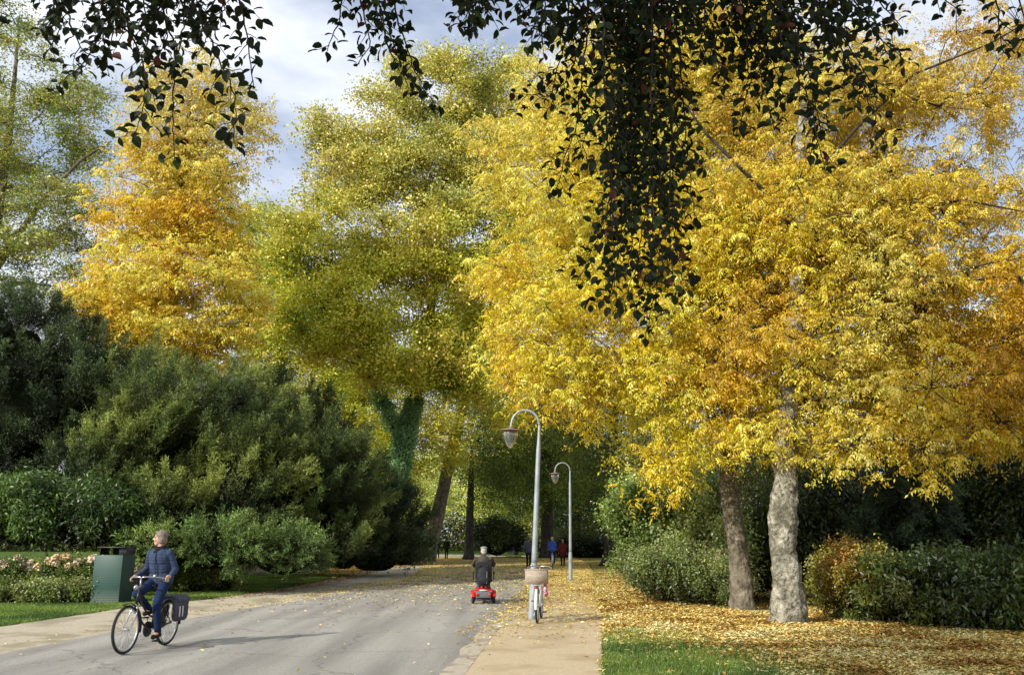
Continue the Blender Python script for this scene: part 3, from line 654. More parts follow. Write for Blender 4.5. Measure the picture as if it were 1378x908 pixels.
# distant woodland, one mass
def woods():
    n=52000; x=rng.uniform(-150,150,n); y=rng.uniform(118,150,n); top=(14+5*fbm(np.stack([x,y,0*x],-1),.06)+3*fbm(np.stack([x,y,0*x],-1),.15))
    top=np.where(x<-32,np.minimum(top,9),top)
    z=top*rng.random(n)**1.25
    pos=np.stack([x,y,z],-1); col=pal([(.02,.035,.01),(.06,.08,.015),(.16,.16,.03),(.05,.06,.015)],pos,.08,31)
    V,Q,C=place(SPRAY_FAR,pos,yawrot(n,.6),rng.uniform(1.0,1.9,n),col)
    o=build_quads('woodland',V,Q,C,LEAFG); tag(o,'distant band of dark autumn woodland closing the park','woodland',kind='stuff')
woods()

#==SHRUBS==
YW=[(.055,.085,.017),(.13,.165,.034),(.24,.27,.055)]
YWD=[(.022,.038,.012),(.045,.072,.020),(.075,.105,.032)]  # darker yew palette, cast shade painted into the greens
def yl(x,y,Y,rx,ry,dep=None,d=1.0):
    return lob(x,y,Y,rx,ry,dep,d)
mass('yew_tree','very dark tall yew at the left edge, highest of the evergreens','yew tree',P(50,725,33),[yl(30,560,33,110,150,3),yl(10,480,33.5,80,70,2.6),yl(130,570,33,75,90,2.4),yl(-60,600,33,80,150,3),yl(50,680,32,100,70,2.6)],SHOOT,YWD,NEEDLE,plumes=850,per=90,plume=(1.6,.28),scale=1.25,seed=41,corek=.62,lean=(.2,0,.2))
mass('yew_tree','broad sunlit yew with slanting plumes in the middle of the evergreens','yew tree',P(230,725,30),[yl(150,660,29.5,55,75,2),yl(205,610,30,58,80,2.2),yl(280,605,31,60,85,2.4),yl(340,650,30.5,52,80,2.2),yl(250,700,28.5,95,50,1.8),yl(320,570,33,50,55,1.8),yl(190,560,32,50,55,1.8)],SHOOT,YW,NEEDLE,plumes=520,per=120,plume=(1.8,.21),scale=1.15,seed=42,lean=(.65,0,.35),corek=.70)
mass('yew_tree','pointed sunlit yew nearest the road bend, right of the broad one','yew tree',P(420,725,32),[yl(400,690,32,60,70,2.2),yl(425,640,32.5,42,62,1.7),yl(455,690,33,40,60,1.8),yl(370,670,31.5,30,60,1.6),yl(440,740,31.5,50,28,1.2)],SHOOT,YW,NEEDLE,plumes=300,per=120,plume=(1.7,.20),scale=1.15,seed=43,lean=(.5,0,.4),corek=.68)
mass('yew_tree','shadowed yew tucked below the ivy clad lime trunk','yew tree',P(505,725,40),[yl(490,700,40,50,55,2.4),yl(520,722,41,44,34,2.0),yl(505,753,41,52,22,1.6),yl(450,750,39,52,24,1.8),yl(545,748,42.5,30,18,1.3),yl(385,590,40,70,62,2.6),yl(440,650,40,60,60,2.6)],SHOOT,YWD+[YW[0]],NEEDLE,plumes=430,per=64,plume=(1.5,.3),scale=1.6,seed=44,corek=.55)
mass('laurel_bush','low mid green laurel behind the hydrangeas at the left edge','bush',P(40,735,27),[yl(30,705,27,60,38,1.4),yl(120,712,27,60,36,1.3),yl(-40,700,27.5,60,40,1.4)],LAUREL,[(.03,.06,.012),(.07,.12,.022),(.12,.19,.04)],LEAFG,plumes=360,per=26,plume=(1.0,.25),aim=False,scale=1.1,seed=45,corek=.65)
mass('spreading_juniper','low spreading juniper under the broad yew','bush',P(300,735,27.5),[yl(220,742,27,50,24,1.0),yl(300,742,27.5,60,26,1.2),yl(380,750,28.5,50,22,1.0)],SHOOT,[(.08,.13,.03),(.14,.21,.05),(.22,.29,.07)],NEEDLE,plumes=420,per=26,plume=(.8,.16),up=.25,scale=1.2,seed=46)
# right side
mass('elder_shrub','sunlit green shrub at the footpath edge with pale leaves','bush',P(880,740,27),[yl(880,710,27,38,38,1.3),yl(930,735,26,42,42,1.3),yl(868,750,27,22,30,.9),yl(965,765,24,26,36,.9),yl(905,685,28,34,28,1.2),yl(855,725,27.5,16,20,.6),yl(935,690,26,16,24,.6),yl(960,720,25,18,22,.7)],SHRUB,[(.14,.20,.045),(.29,.35,.09),(.44,.47,.16)],LEAFG,plumes=330,per=34,plume=(1.3,.2),up=.4,aim=False,scale=1.25,seed=47,corek=.5)
mass('snowberry_bush','low grey green bush in front of the sunlit footpath shrub','bush',P(920,790,22.5),[yl(905,785,23.8,34,24,.9),yl(945,792,23,30,22,.8),yl(975,798,22.5,22,20,.7),yl(872,778,25,22,20,.7),yl(925,770,24,20,16,.6)],SHRUB,[(.13,.17,.05),(.24,.29,.09),(.40,.40,.18)],LEAFG,plumes=300,per=30,plume=(.9,.17),aim=False,scale=.8,seed=48,corek=.6)
mass('cypress_bush','blue green drooping cypress lit by a patch of sun','bush',P(1225,720,22),[yl(1228,690,22,34,55,.9),yl(1200,740,22.5,40,40,1.0)],SHOOT,[(.03,.06,.03),(.06,.10,.05),(.10,.15,.08)],NEEDLE,plumes=260,per=26,plume=(.6,.15),up=-.5,scale=1.1,seed=49)
mass('barberry_bush','orange and yellow green bush right of the pale trunk','bush',P(1150,800,19),[yl(1155,805,19,34,28,.7),yl(1150,785,20,30,20,.7)],SHRUB,[(.10,.13,.02),(.28,.26,.04),(.38,.18,.04)],LEAFG,plumes=200,per=26,plume=(.8,.18),aim=False,scale=.8,seed=50,corek=.55)
mass('rhododendron_bush','wide dark low rhododendron along the right lawn','bush',P(1280,820,17.6),[yl(1230,812,18.2,60,30,1.0),yl(1310,816,17.6,70,32,1.0),yl(1400,824,17.2,70,36,1.0),yl(1280,796,19,80,22,1.0)],LAUREL,[(.035,.06,.012),(.075,.11,.022),(.15,.17,.035)],LEAFG,plumes=330,per=32,plume=(.95,.15),up=.35,aim=False,scale=.85,seed=51,corek=.5)
mass('holly_hedge','black green holly behind the trunks and the low bushes','bush',P(1100,740,25),[yl(1090,740,25,60,60,1.6),yl(1180,740,24.5,60,55,1.5),yl(1290,720,24,70,70,1.6),yl(1380,730,23,70,90,1.8),yl(1020,760,25,40,45,1.2)],LAUREL,RB,LEAFG,plumes=520,per=24,plume=(1.2,.3),aim=False,scale=1.1,seed=52,corek=.7)
# far bushes
mass('laurel_bush','dark rounded bush beyond the scooter rider','bush',P(665,735,80),[yl(668,730,80,30,20,2.2)],SHRUB,RB,LEAFG,plumes=160,per=12,plume=(1.2,.4),aim=False,scale=2.4,seed=53)
mass('laurel_bush','long clipped dark bush right of the distant walkers','bush',P(790,740,82),[yl(785,745,82,34,13,2.0),yl(850,742,80,36,20,2.2)],SHRUB,[(.02,.03,.008),(.05,.07,.015)],LEAFG,plumes=200,per=12,plume=(1.0,.35),aim=False,scale=2.4,seed=54)
mass('laurel_bush','dark bush below the ivy trunk beside the leaf covered verge','bush',P(540,740,58),[yl(535,740,58,40,18,2.0)],SHRUB,RB,LEAFG,plumes=200,per=14,plume=(.9,.3),aim=False,scale=1.8,seed=55)
# hydrangeas and border perennials
def flower_head(k):
    V=[];Q=[]
    for i in range(46):
        d=rv(); d[2]=abs(d[2])*1.2-.25; p=d*np.array((.085,.085,.11)); B=basis(rv()[None],d[None])[0]; s=rng.uniform(.022,.036); o=len(V)
        for a in ((-s,-s),(s,-s),(s,s),(-s,s)): V.append(p+B@np.array((a[0],a[1],0)))
        Q.append((o,o+1,o+2,o+3))
    V=np.array(V); c=np.array([(.78,.62,.44),(.74,.54,.28),(.52,.38,.30)][k])*np.repeat(rng.uniform(.7,1.2,(46,1)),4,0)
    me=build_quads('flower_head',V,np.array(Q),c,LITTER); m=me.data; bpy.data.objects.remove(me); return m
FH=[flower_head(0),flower_head(1),flower_head(2)]
def hydrangea(x,y,Y,w,label,kinds,nh,hh=.95,tm=SHRUB,cols=None,name='hydrangea'):
    b=P(x,725,Y); b[2]=0; hh*=.86
    r=mass(name,label,'hydrangea' if name=='hydrangea' else 'plant',b,[((b[0],Y,hh*.38),(w,.5,hh*.42),1)],tm,cols or [(.08,.12,.02),(.16,.22,.035),(.26,.30,.05)],LEAFG,plumes=70,per=12,plume=(.35,.12),aim=False,scale=.85,seed=x,group='shrubs in the flower bed')
    for k in range(nh):
        m=FH[random.choice(kinds)]; o=bpy.data.objects.new('flower_head',m); COL.objects.link(o); o.parent=r
        a=(k+.5)/nh*2-1; o.location=(a*w*1.05+random.uniform(-.06,.06),random.uniform(-.45,.25),hh*random.uniform(.74,1.0)); s=random.uniform(.85,1.25); o.scale=(s,s,s); o.rotation_euler=(random.uniform(-.4,.4),random.uniform(-.4,.4),random.uniform(0,6))
    return r
for i,(x,Y,w,lab,kd,nh,hh) in enumerate([(-30,25.5,.75,'hydrangea cut by the left picture edge with mauve brown heads',[2,0],9,1.2),(22,25.3,.65,'hydrangea with mauve brown dried heads, first fully in view from the left',[2,0],13,1.3),
   (60,25.6,.6,'hydrangea of mixed pink and brown heads, third in the bed',[0,2],12,1.2),(92,25.2,.55,'hydrangea with the tightest bunch of tan orange heads',[1,0],15,1.35),(122,25.4,.6,'hydrangea with cream pink heads right beside the green bin',[0,1],15,1.3)]):
    hydrangea(x,0,Y,w,lab,kd,nh,hh)
for i,(x,Y,w,lab,kd,nh,hh,cc) in enumerate([(262,28,.6,'short faded hydrangea just right of the riding woman with tan heads',[1],8,1.0,None),(298,28.5,.6,'straw coloured low perennial behind the grass, right of the riding woman',[0],5,.85,[(.2,.2,.04),(.36,.34,.08),(.45,.40,.16)]),
   (30,23.6,1.0,'low leafy border plants in front of the mauve hydrangeas',[0],0,.5,[(.12,.17,.03),(.22,.26,.06),(.34,.32,.14)]),(95,23.6,.9,'low leafy border plants in front of the tan hydrangeas',[0],0,.5,[(.12,.17,.03),(.24,.28,.07),(.38,.35,.16)]),(-30,23.5,.8,'low border plants at the left picture edge',[0],0,.45,None)]):
    hydrangea(x,0,Y,w,lab,kd,nh,hh,cols=cc,name='border_plant' if i else 'hydrangea')

#==BEECH==
# the beech the photographer stands under: crown overhead, sprays hanging into view
def beech():
    base=np.array((.5,-7.0,0)); root=empty('beech_tree',base); tag(root,'dark beech whose leafy branches hang down across the top of the view','tree')
    V,Q=tube_mesh([(0,0,-.05),(0,.1,2),(-.1,.3,5),(-.2,.6,9),(-.3,.8,14),(-.3,.9,18)],[.55,.48,.42,.34,.22,.08],sides=24,bump=.04,flare=.4); build_quads('trunk',V,Q,None,BARK_GREY,root,True)
    lobes=[(np.array((-3.6,8.4,9.0)),(4.7,4.6,2.6),1.3),(np.array((-2.6,9.4,13)),(3.6,4.0,2.4),1.2),(np.array((1.5,5.2,9.0)),(3.2,3.6,2.0),.8)]
    cl=sample_lobes(lobes,1.5,.3)
    cw=cl+base; lim=1.65+np.maximum(cw[:,1]+1.2,0)*math.tan(R(38))+1.0
    cl=cl[(cw[:,2]>lim)]
    u=np.linspace(0,1,20); tn=np.stack([-.3*u,.9*u,4+14*u],-1)
    A,B,ra,rb=skeleton(tn,None,cl)
    per=46; n=len(cl)*per; pos=np.repeat(cl,per,0)+rng.normal(size=(n,3))*.6*np.array((1,1,.5))
    w=pos+base; ok=w[:,2]>1.65+np.maximum(w[:,1]+.5,0)*math.tan(R(37))+.3; pos=pos[ok]; n=len(pos)
    T=[spray(12,.5,.11,.075,.3,'b') for _ in range(5)]
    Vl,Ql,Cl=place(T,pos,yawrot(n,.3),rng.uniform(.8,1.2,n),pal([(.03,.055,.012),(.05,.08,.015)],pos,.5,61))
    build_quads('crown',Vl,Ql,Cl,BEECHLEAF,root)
    # hanging sprays : paths surveyed at 4.4-6 m
    twA=[];twB=[];tra=[];trb=[];LP=[];LD=[];LN=[];LS=[]
    def twig(pts,r0=.006,leafstep=.042,ls=1.0,side=.22,depth=1):
        pts=np.array(pts); seg=np.linalg.norm(np.diff(pts,axis=0),axis=1); s=np.concatenate([[0],np.cumsum(seg)]); L=s[-1]
        n=max(3,int(L/.05)); u=np.linspace(0,L,n+1); q=np.stack([np.interp(u,s,pts[:,k]) for k in range(3)],-1)
        q[1:-1]+=rng.normal(size=(n-1,3))*.006
        for i in range(n):
            twA.append(q[i]);twB.append(q[i+1]); a=r0*(1-.7*i/n); tra.append(a); trb.append(a*.95)
        m=int(L/leafstep)
        for i in range(m):
            t=(i+.6)/m*L; p=np.array([np.interp(t,s,pts[:,k]) for k in range(3)]); j=min(np.searchsorted(s,t),len(pts)-1); tg=norm(pts[j]-pts[j-1])
            sd=norm(np.cross(tg,np.array((0,.9,.35))+.5*rv()))*(1 if i%2 else -1)
            LP.append(p+sd*.008); LD.append(norm(sd*.9+tg*.5+np.array((0,0,-.15))+.5*rv())); LN.append(norm(np.array((0,-.8,.6))+.55*rv())); LS.append(.94*ls*rng.uniform(.7,1.15))
        LP.append(q[-1]);LD.append(norm(q[-1]-q[-2]+.2*rv()));LN.append(norm(np.array((0,-.6,.7))+.4*rv()));LS.append(ls)
        if depth>0:
            k=int(L/.095)
            for i in range(k):
                t=(i+rng.random())/k*L*.97; p=np.array([np.interp(t,s,pts[:,k2]) for k2 in range(3)]); j=min(np.searchsorted(s,t),len(pts)-1); tg=norm(pts[j]-pts[j-1])
                sd=norm(np.cross(tg,np.array((0,1.,0))+.45*rv()))*(1 if i%2 else -1); l=side*rng.uniform(.5,1.2)*(1-.45*t/L)
                e=norm(sd*.8+tg*.6+np.array((0,0,-.25))+.25*rv())
                twig([p,p+e*l*.55,p+e*l+np.array((0,0,-.12*l))],.0035,leafstep,ls,side*.5,depth-1 if l>.16 else 0)
    def hang(px,Y,side=.22,ls=1.0,depth=1):
        k=len(px); yy=[Y+.25*i/k for i in range(k)]
        twig([P(x,y,Yi)-base for (x,y),Yi in zip(px,yy)],.009,.05,ls,side,depth)
    # left group
    hang([(120,-70),(170,30),(200,110),(190,165),(178,185)],4.6,.20)
    hang([(230,-70),(270,30),(310,110),(322,160),(298,190)],4.5,.20)
    hang([(60,-60),(90,20),(110,70),(140,80)],4.7,.16)
    hang([(150,-60),(150,20),(110,90),(75,115)],4.7,.18)
    hang([(300,-60),(325,10),(335,60),(342,120)],4.6,.18)
    hang([(200,-40),(235,60),(232,140),(235,215)],4.9,.15,.9)
    hang([(40,-60),(70,-10),(75,40)],4.8,.14); hang([(250,-60),(225,0),(180,50)],4.7,.2); hang([(330,-80),(290,0),(262,60)],4.6,.2); hang([(-40,-40),(-5,20),(0,35)],4.6,.1)
    # second group
    hang([(470,-70),(490,20),(500,60),(480,90)],5.0,.18); hang([(520,-70),(535,30),(560,100),(590,150)],5.1,.16); hang([(455,-60),(460,20),(440,70)],5.1,.12); hang([(500,-60),(520,60),(555,125)],4.9,.12)
    hang([(600,-60),(625,0),(635,40)],5.0,.12); hang([(690,-60),(700,0),(705,20)],5.0,.12)
    hang([(480,-60),(515,30),(540,80)],5.0,.2)
    # main drape
    DRAPE=()
    for k in range(5):
        x0=rng.uniform(790,900); xb=840+(x0-840)*rng.uniform(.6,1.2)+rng.uniform(-35,45); yb=rng.uniform(180,430)*(1-.0022*abs(xb-865)); DRAPE+=([(x0,-80),(x0*.7+xb*.3+rng.uniform(-12,12),yb*.25),(x0*.25+xb*.75+rng.uniform(-10,10),yb*.65),(xb,yb)],)
    TOPS=()
    for k in range(7):
        x0=rng.uniform(900,1200); yb=rng.uniform(40,210)*(1-.0016*abs(x0-1080)); TOPS+=([(x0-60,-90),(x0-30,-10),(x0+10,yb*.5),(x0+30,yb)],)
    for k in range(7):
        x0=rng.uniform(900,1215); TOPS+=([(x0-30,-90),(x0-10,-20),(x0+8,rng.uniform(35,105))],)
    for k in range(6):
        x0=rng.uniform(690,900); TOPS+=([(x0-10,-90),(x0,-20),(x0+5,rng.uniform(35,95))],)
    for k in range(14):
        x0=rng.uniform(60,345); yb=rng.uniform(20,110); TOPS+=([(x0-10,-90),(x0,-10),(x0+8,yb*.5),(x0-8,yb)],)
    for k in range(12):
        x0=rng.uniform(600,780); yb=rng.uniform(0,40)+max(0,(x0-690))*.5; TOPS+=([(x0,-110),(x0,-30),(x0-5,yb)],)
    for px in DRAPE+([(760,-80),(765,40),(740,130),(690,125)],[(790,-80),(790,60),(775,170),(745,265)],[(810,-80),(830,80),(835,220),(800,330),(775,385)],[(850,-80),(868,90),(880,220),(860,340),(835,425)],
               [(880,-80),(900,100),(905,240),(910,340),(935,375)],[(865,-80),(880,120),(890,260),(885,380),(868,455)],[(840,-80),(850,120),(850,260),(820,400),(790,410)],[(900,-80),(915,90),(925,200),(935,310)],
               [(770,-80),(755,10),(720,60)],[(745,-80),(725,0),(715,60)],[(900,-60),(905,130),(900,300),(910,410)],[(830,-80),(810,60),(800,140),(780,210)],[(870,-70),(860,60),(865,180),(900,280)],[(800,-80),(790,20),(770,90),(735,150)],[(820,-80),(850,150),(840,300),(815,360)],[(880,-80),(875,200),(880,330),(930,340)],[(870,-80),(850,220),(850,340),(880,420)]):
        hang(px,5.2+rng.uniform(-.4,.5),.24,.92)
    # right of it
    for px in TOPS+([(960,-80),(1000,30),(1010,110),(990,185)],[(1010,-80),(1050,50),(1090,140),(1110,230)],[(1050,-80),(1110,30),(1160,110),(1190,195)],[(1100,-80),(1150,10),(1190,60),(1225,85)],[(930,-80),(950,20),(940,80)],[(980,-80),(1030,60),(1060,140)],
               [(1080,-80),(1120,60),(1150,120),(1150,150)],[(1030,-60),(1080,90),(1110,120)],[(1140,-80),(1180,0),(1215,40)],[(1000,-80),(1040,10),(1080,70)],[(1300,-80),(1340,0),(1350,70)],[(1350,-80),(1375,10),(1385,60)],[(1240,-80),(1260,-10),(1290,15)],[(920,-60),(960,40),(1000,90)],[(1060,-80),(1090,-10),(1140,60),(1185,130)],[(940,-90),(985,0),(1040,40)],[(1120,-90),(1100,0),(1120,60)],[(1010,-90),(1000,10),(960,60)]):
        hang(px,5.0+rng.uniform(-.4,.4),.22,.92)
    # many linking boughs just above the frame
    for px,Y in (([(-100,-130),(150,-110),(330,-100),(520,-105)],4.7),([(450,-120),(650,-100),(800,-110),(900,-100)],5.1),([(760,-130),(900,-95),(1060,-105),(1400,-120)],5.0)):
        pts=[P(x,y,Y)-base for x,y in px]
        for a,b in zip(pts[:-1],pts[1:]): twA.append(a);twB.append(b);tra.append(.018);trb.append(.016)
        top=np.array((0,.5,6.)); twA.append(top);twB.append(pts[1]);tra.append(.06);trb.append(.018)
    A=np.concatenate([A,np.array(twA)]);B=np.concatenate([B,np.array(twB)]);ra=np.concatenate([ra,tra]);rb=np.concatenate([rb,trb])
    Vb,Qb=frustums(A,B,ra,rb,5); build_quads('limbs',Vb,Qb,None,BARK_DARK,root,True)
    t=Tmpl(); t.leaf((0,0,0),(0,1,0),(0,0,1),.082,.056,'b',.15); t.done(); t2=Tmpl(); t2.leaf((0,0,0),(0,1,0),(0,0,1),.076,.056,'b',.3); t2.done()
    LPa=np.array(LP);n=len(LPa); rot=basis(np.array(LD),np.array(LN))
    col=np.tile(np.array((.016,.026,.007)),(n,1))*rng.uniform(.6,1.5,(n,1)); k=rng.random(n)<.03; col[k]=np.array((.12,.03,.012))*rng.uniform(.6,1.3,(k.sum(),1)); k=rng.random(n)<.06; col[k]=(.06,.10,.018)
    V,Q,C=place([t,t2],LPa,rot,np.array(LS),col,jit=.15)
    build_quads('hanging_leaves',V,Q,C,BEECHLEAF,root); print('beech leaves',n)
beech()
#==PROPS==
def multi(name, parts, mat, parent=None, smooth=True):
    V=[];Q=[];o=0
    for v,q in parts: V.append(v);Q.append(np.asarray(q)+o);o+=len(v)
    return build_quads(name,np.concatenate(V),np.concatenate(Q),None,mat,parent,smooth)
def tb(pts,r,sides=8,step=None):
    pts=np.array(pts,float); r=np.full(len(pts),r) if np.isscalar(r) else np.array(r)
    L=np.linalg.norm(np.diff(pts,axis=0),axis=1).sum()
    return tube_mesh(pts,r,sides=sides,step=step or max(L/14,.01))
def curve(pts,n=14):
    """Catmull-Rom through pts"""
    p=np.array(pts,float); p=np.concatenate([[2*p[0]-p[1]],p,[2*p[-1]-p[-2]]]); out=[]
    for i in range(1,len(p)-2):
        for t in np.linspace(0,1,n,endpoint=False):
            a,b,c,d=p[i-1],p[i],p[i+1],p[i+2]
            out.append(.5*((2*b)+(-a+c)*t+(2*a-5*b+4*c-d)*t*t+(-a+3*b-3*c+d)*t**3))
    out.append(p[-2]); return np.array(out)
def rod(a,b,r0,r1=None,sides=10):
    a=np.array(a,float);b=np.array(b,float); V,Q=frustums(a[None],b[None],np.array([r0]),np.array([r1 if r1 is not None else r0]),sides)
    V=np.concatenate([V,[a,b]]); n=sides; Q=list(Q)
    for k in range(0,n,2): Q.append((2*n,(k+2)%n,(k+1)%n,k)); Q.append((2*n+1,n+k,n+(k+1)%n,n+(k+2)%n))
    return V,np.array(Q)
def ring(c,Rr,r,n=40,m=8,a0=0,a1=2*math.pi,flat=1.0,wid=1.0):
    """torus in the XZ plane"""
    full=abs(a1-a0)>6.28; k=n if full else n+1; V=[];Q=[]
    for i in range(k):
        a=a0+(a1-a0)*i/n
        for j in range(m):
            b=2*math.pi*j/m; rr=Rr+r*flat*math.cos(b); V.append((c[0]+rr*math.cos(a),c[1]+r*wid*math.sin(b),c[2]+rr*math.sin(a)))
    for i in range(n if full else n):
        for j in range(m):
            i2=(i+1)%k; Q.append((i*m+j,i*m+(j+1)%m,i2*m+(j+1)%m,i2*m+j))
    return np.array(V),np.array(Q)
def box(c,s,rot=None,taper=1.0):
    c=np.array(c,float); x,y,z=np.array(s)/2.0
    V=np.array([(-x,-y,-z),(x,-y,-z),(x,y,-z),(-x,y,-z),(-x*taper,-y*taper,z),(x*taper,-y*taper,z),(x*taper,y*taper,z),(-x*taper,y*taper,z)])
    if rot is not None: V=V@np.array(Matrix.Rotation(rot[1],3,rot[0])).T
    return V+c,np.array([(0,3,2,1),(4,5,6,7),(0,1,5,4),(1,2,6,5),(2,3,7,6),(3,0,4,7)])
def bevel(o,w=.01,seg=2):
    m=o.modifiers.new('bevel','BEVEL'); m.width=w; m.segments=seg; m.limit_method='ANGLE'; return o
def lathe(prof,n=24,c=(0,0,0)):
    V=[];Q=[]
    for r,z in prof:
        for k in range(n): a=2*math.pi*k/n; V.append((c[0]+r*math.cos(a),c[1]+r*math.sin(a),c[2]+z))
    for i in range(len(prof)-1):
        for k in range(n): Q.append((i*n+k,i*n+(k+1)%n,(i+1)*n+(k+1)%n,(i+1)*n+k))
    return np.array(V),np.array(Q)
# --- organic bodies: closed primitives fused into one skin
def cap_(p0,p1,r0,r1,n=12):
    p0=np.array(p0,float);p1=np.array(p1,float); d=p1-p0; L=np.linalg.norm(d); d=d/max(L,1e-6)
    ref=np.array((0,0,1.)) if abs(d[2])<.9 else np.array((1.,0,0)); x=norm(np.cross(d,ref)); y=np.cross(d,x)
    prof=[(r0*math.sin(t),-r0*math.cos(t)) for t in np.linspace(.12,math.pi/2,5)]+[(r1*math.cos(t),L+r1*math.sin(t)) for t in np.linspace(0,math.pi/2-.12,5)]
    V=[]; 
    for r,z in prof:
        for k in range(n): a=2*math.pi*k/n; V.append(p0+d*z+(x*math.cos(a)+y*math.sin(a))*r)
    F=[]
    for i in range(len(prof)-1):
        for k in range(n): F.append((i*n+k,i*n+(k+1)%n,(i+1)*n+(k+1)%n,(i+1)*n+k))
    F.append(tuple(range(n-1,-1,-1))); F.append(tuple((len(prof)-1)*n+k for k in range(n)))
    return V,F
def ell(c,r,M=None,n=14):
    c=np.array(c,float);r=np.array(r,float); M=np.eye(3) if M is None else M; V=[];F=[]
    for i in range(n//2+1):
        th=.1+(math.pi-.2)*i/(n//2)
        for k in range(n): a=2*math.pi*k/n; V.append(c+M@(r*np.array((math.sin(th)*math.cos(a),math.sin(th)*math.sin(a),math.cos(th)))))
    for i in range(n//2):
        for k in range(n): F.append((i*n+k,(i+1)*n+k,(i+1)*n+(k+1)%n,i*n+(k+1)%n))
    F.append(tuple(range(n))); F.append(tuple((n//2)*n+k for k in range(n-1,-1,-1)))
    return V,F
def fuse(name,prims,vox,mat,parent=None,smooth=4):
    V=[];Fc=[]
    for v,f in prims:
        o=len(V); V+= [tuple(p) for p in v]; Fc+=[tuple(i+o for i in q) for q in f]
    me=bpy.data.meshes.new('tmp'); me.from_pydata(V,[],Fc); me.update(); o=bpy.data.objects.new('tmp',me); COL.objects.link(o)
    m=o.modifiers.new('r','REMESH'); m.mode='VOXEL'; m.voxel_size=vox; m.use_smooth_shade=True
    if smooth: s=o.modifiers.new('s','SMOOTH'); s.iterations=smooth; s.factor=.5
    dg=bpy.context.evaluated_depsgraph_get(); me2=bpy.data.meshes.new_from_object(o.evaluated_get(dg)); bpy.data.objects.remove(o); bpy.data.meshes.remove(me)
    me2.name=name; return link(name,me2,mat,parent)
def ik(a,b,l1,l2,pole):
    a=np.array(a,float);b=np.array(b,float); d=b-a; D=min(np.linalg.norm(d),(l1+l2)*.998); u=d/np.linalg.norm(d); x=(l1*l1-l2*l2+D*D)/(2*D); h=math.sqrt(max(l1*l1-x*x,0))
    p=np.array(pole,float); p=p-u*np.dot(p,u); p=p/np.linalg.norm(p); return a+u*x+p*h
SKIN=pmat('skin',(.62,.38,.28),(.55,.32,.23),scale=20,rough=.55,spec=.3)
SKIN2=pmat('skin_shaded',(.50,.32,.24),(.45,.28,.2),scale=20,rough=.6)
def cloth(name,c,bump=.006,bs=9,rough=.9): return pmat(name,c,tuple(v*.72 for v in c),scale=7,rough=rough,bump=bump,bscale=bs,spec=.15)
EYE=pmat('eye_dark',(.03,.025,.02),rough=.2)
def hand(w,palm,g,up,vox_r=.0095,side=1):
    """palm + four bent fingers + thumb closing on a bar along g"""
    w=np.array(w,float);palm=np.array(palm,float); g=norm(np.array(g,float)); up=norm(np.array(up,float)); a=norm(palm-w); a=norm(a-g*np.dot(a,g)*.7)
    out=[cap_(w,palm-a*.02,.027,.026),ell(palm,(.040,.040,.022),np.stack([a,g,norm(np.cross(a,g))],-1))]
    for i,(o,l) in enumerate(((-.031,.034),(-.011,.042),(.010,.044),(.030,.039))):
        p0=palm+g*o+a*.022+up*.008; p1=p0+a*l*.75-up*.004; p2=p1-up*.034-a*.006; p3=p2-a*.022-up*.004
        out+=[cap_(p0,p1,vox_r*1.1,vox_r),cap_(p1,p2,vox_r,vox_r*.92),cap_(p2,p3,vox_r*.92,vox_r*.8)]
    t0=palm-a*.012+g*(.036*side); out+=[cap_(t0,t0+g*(.012*side)+a*.03-up*.012,.0125,.011),cap_(t0+g*(.012*side)+a*.03-up*.012,t0+a*.052-up*.03,.011,.009)]
    return out
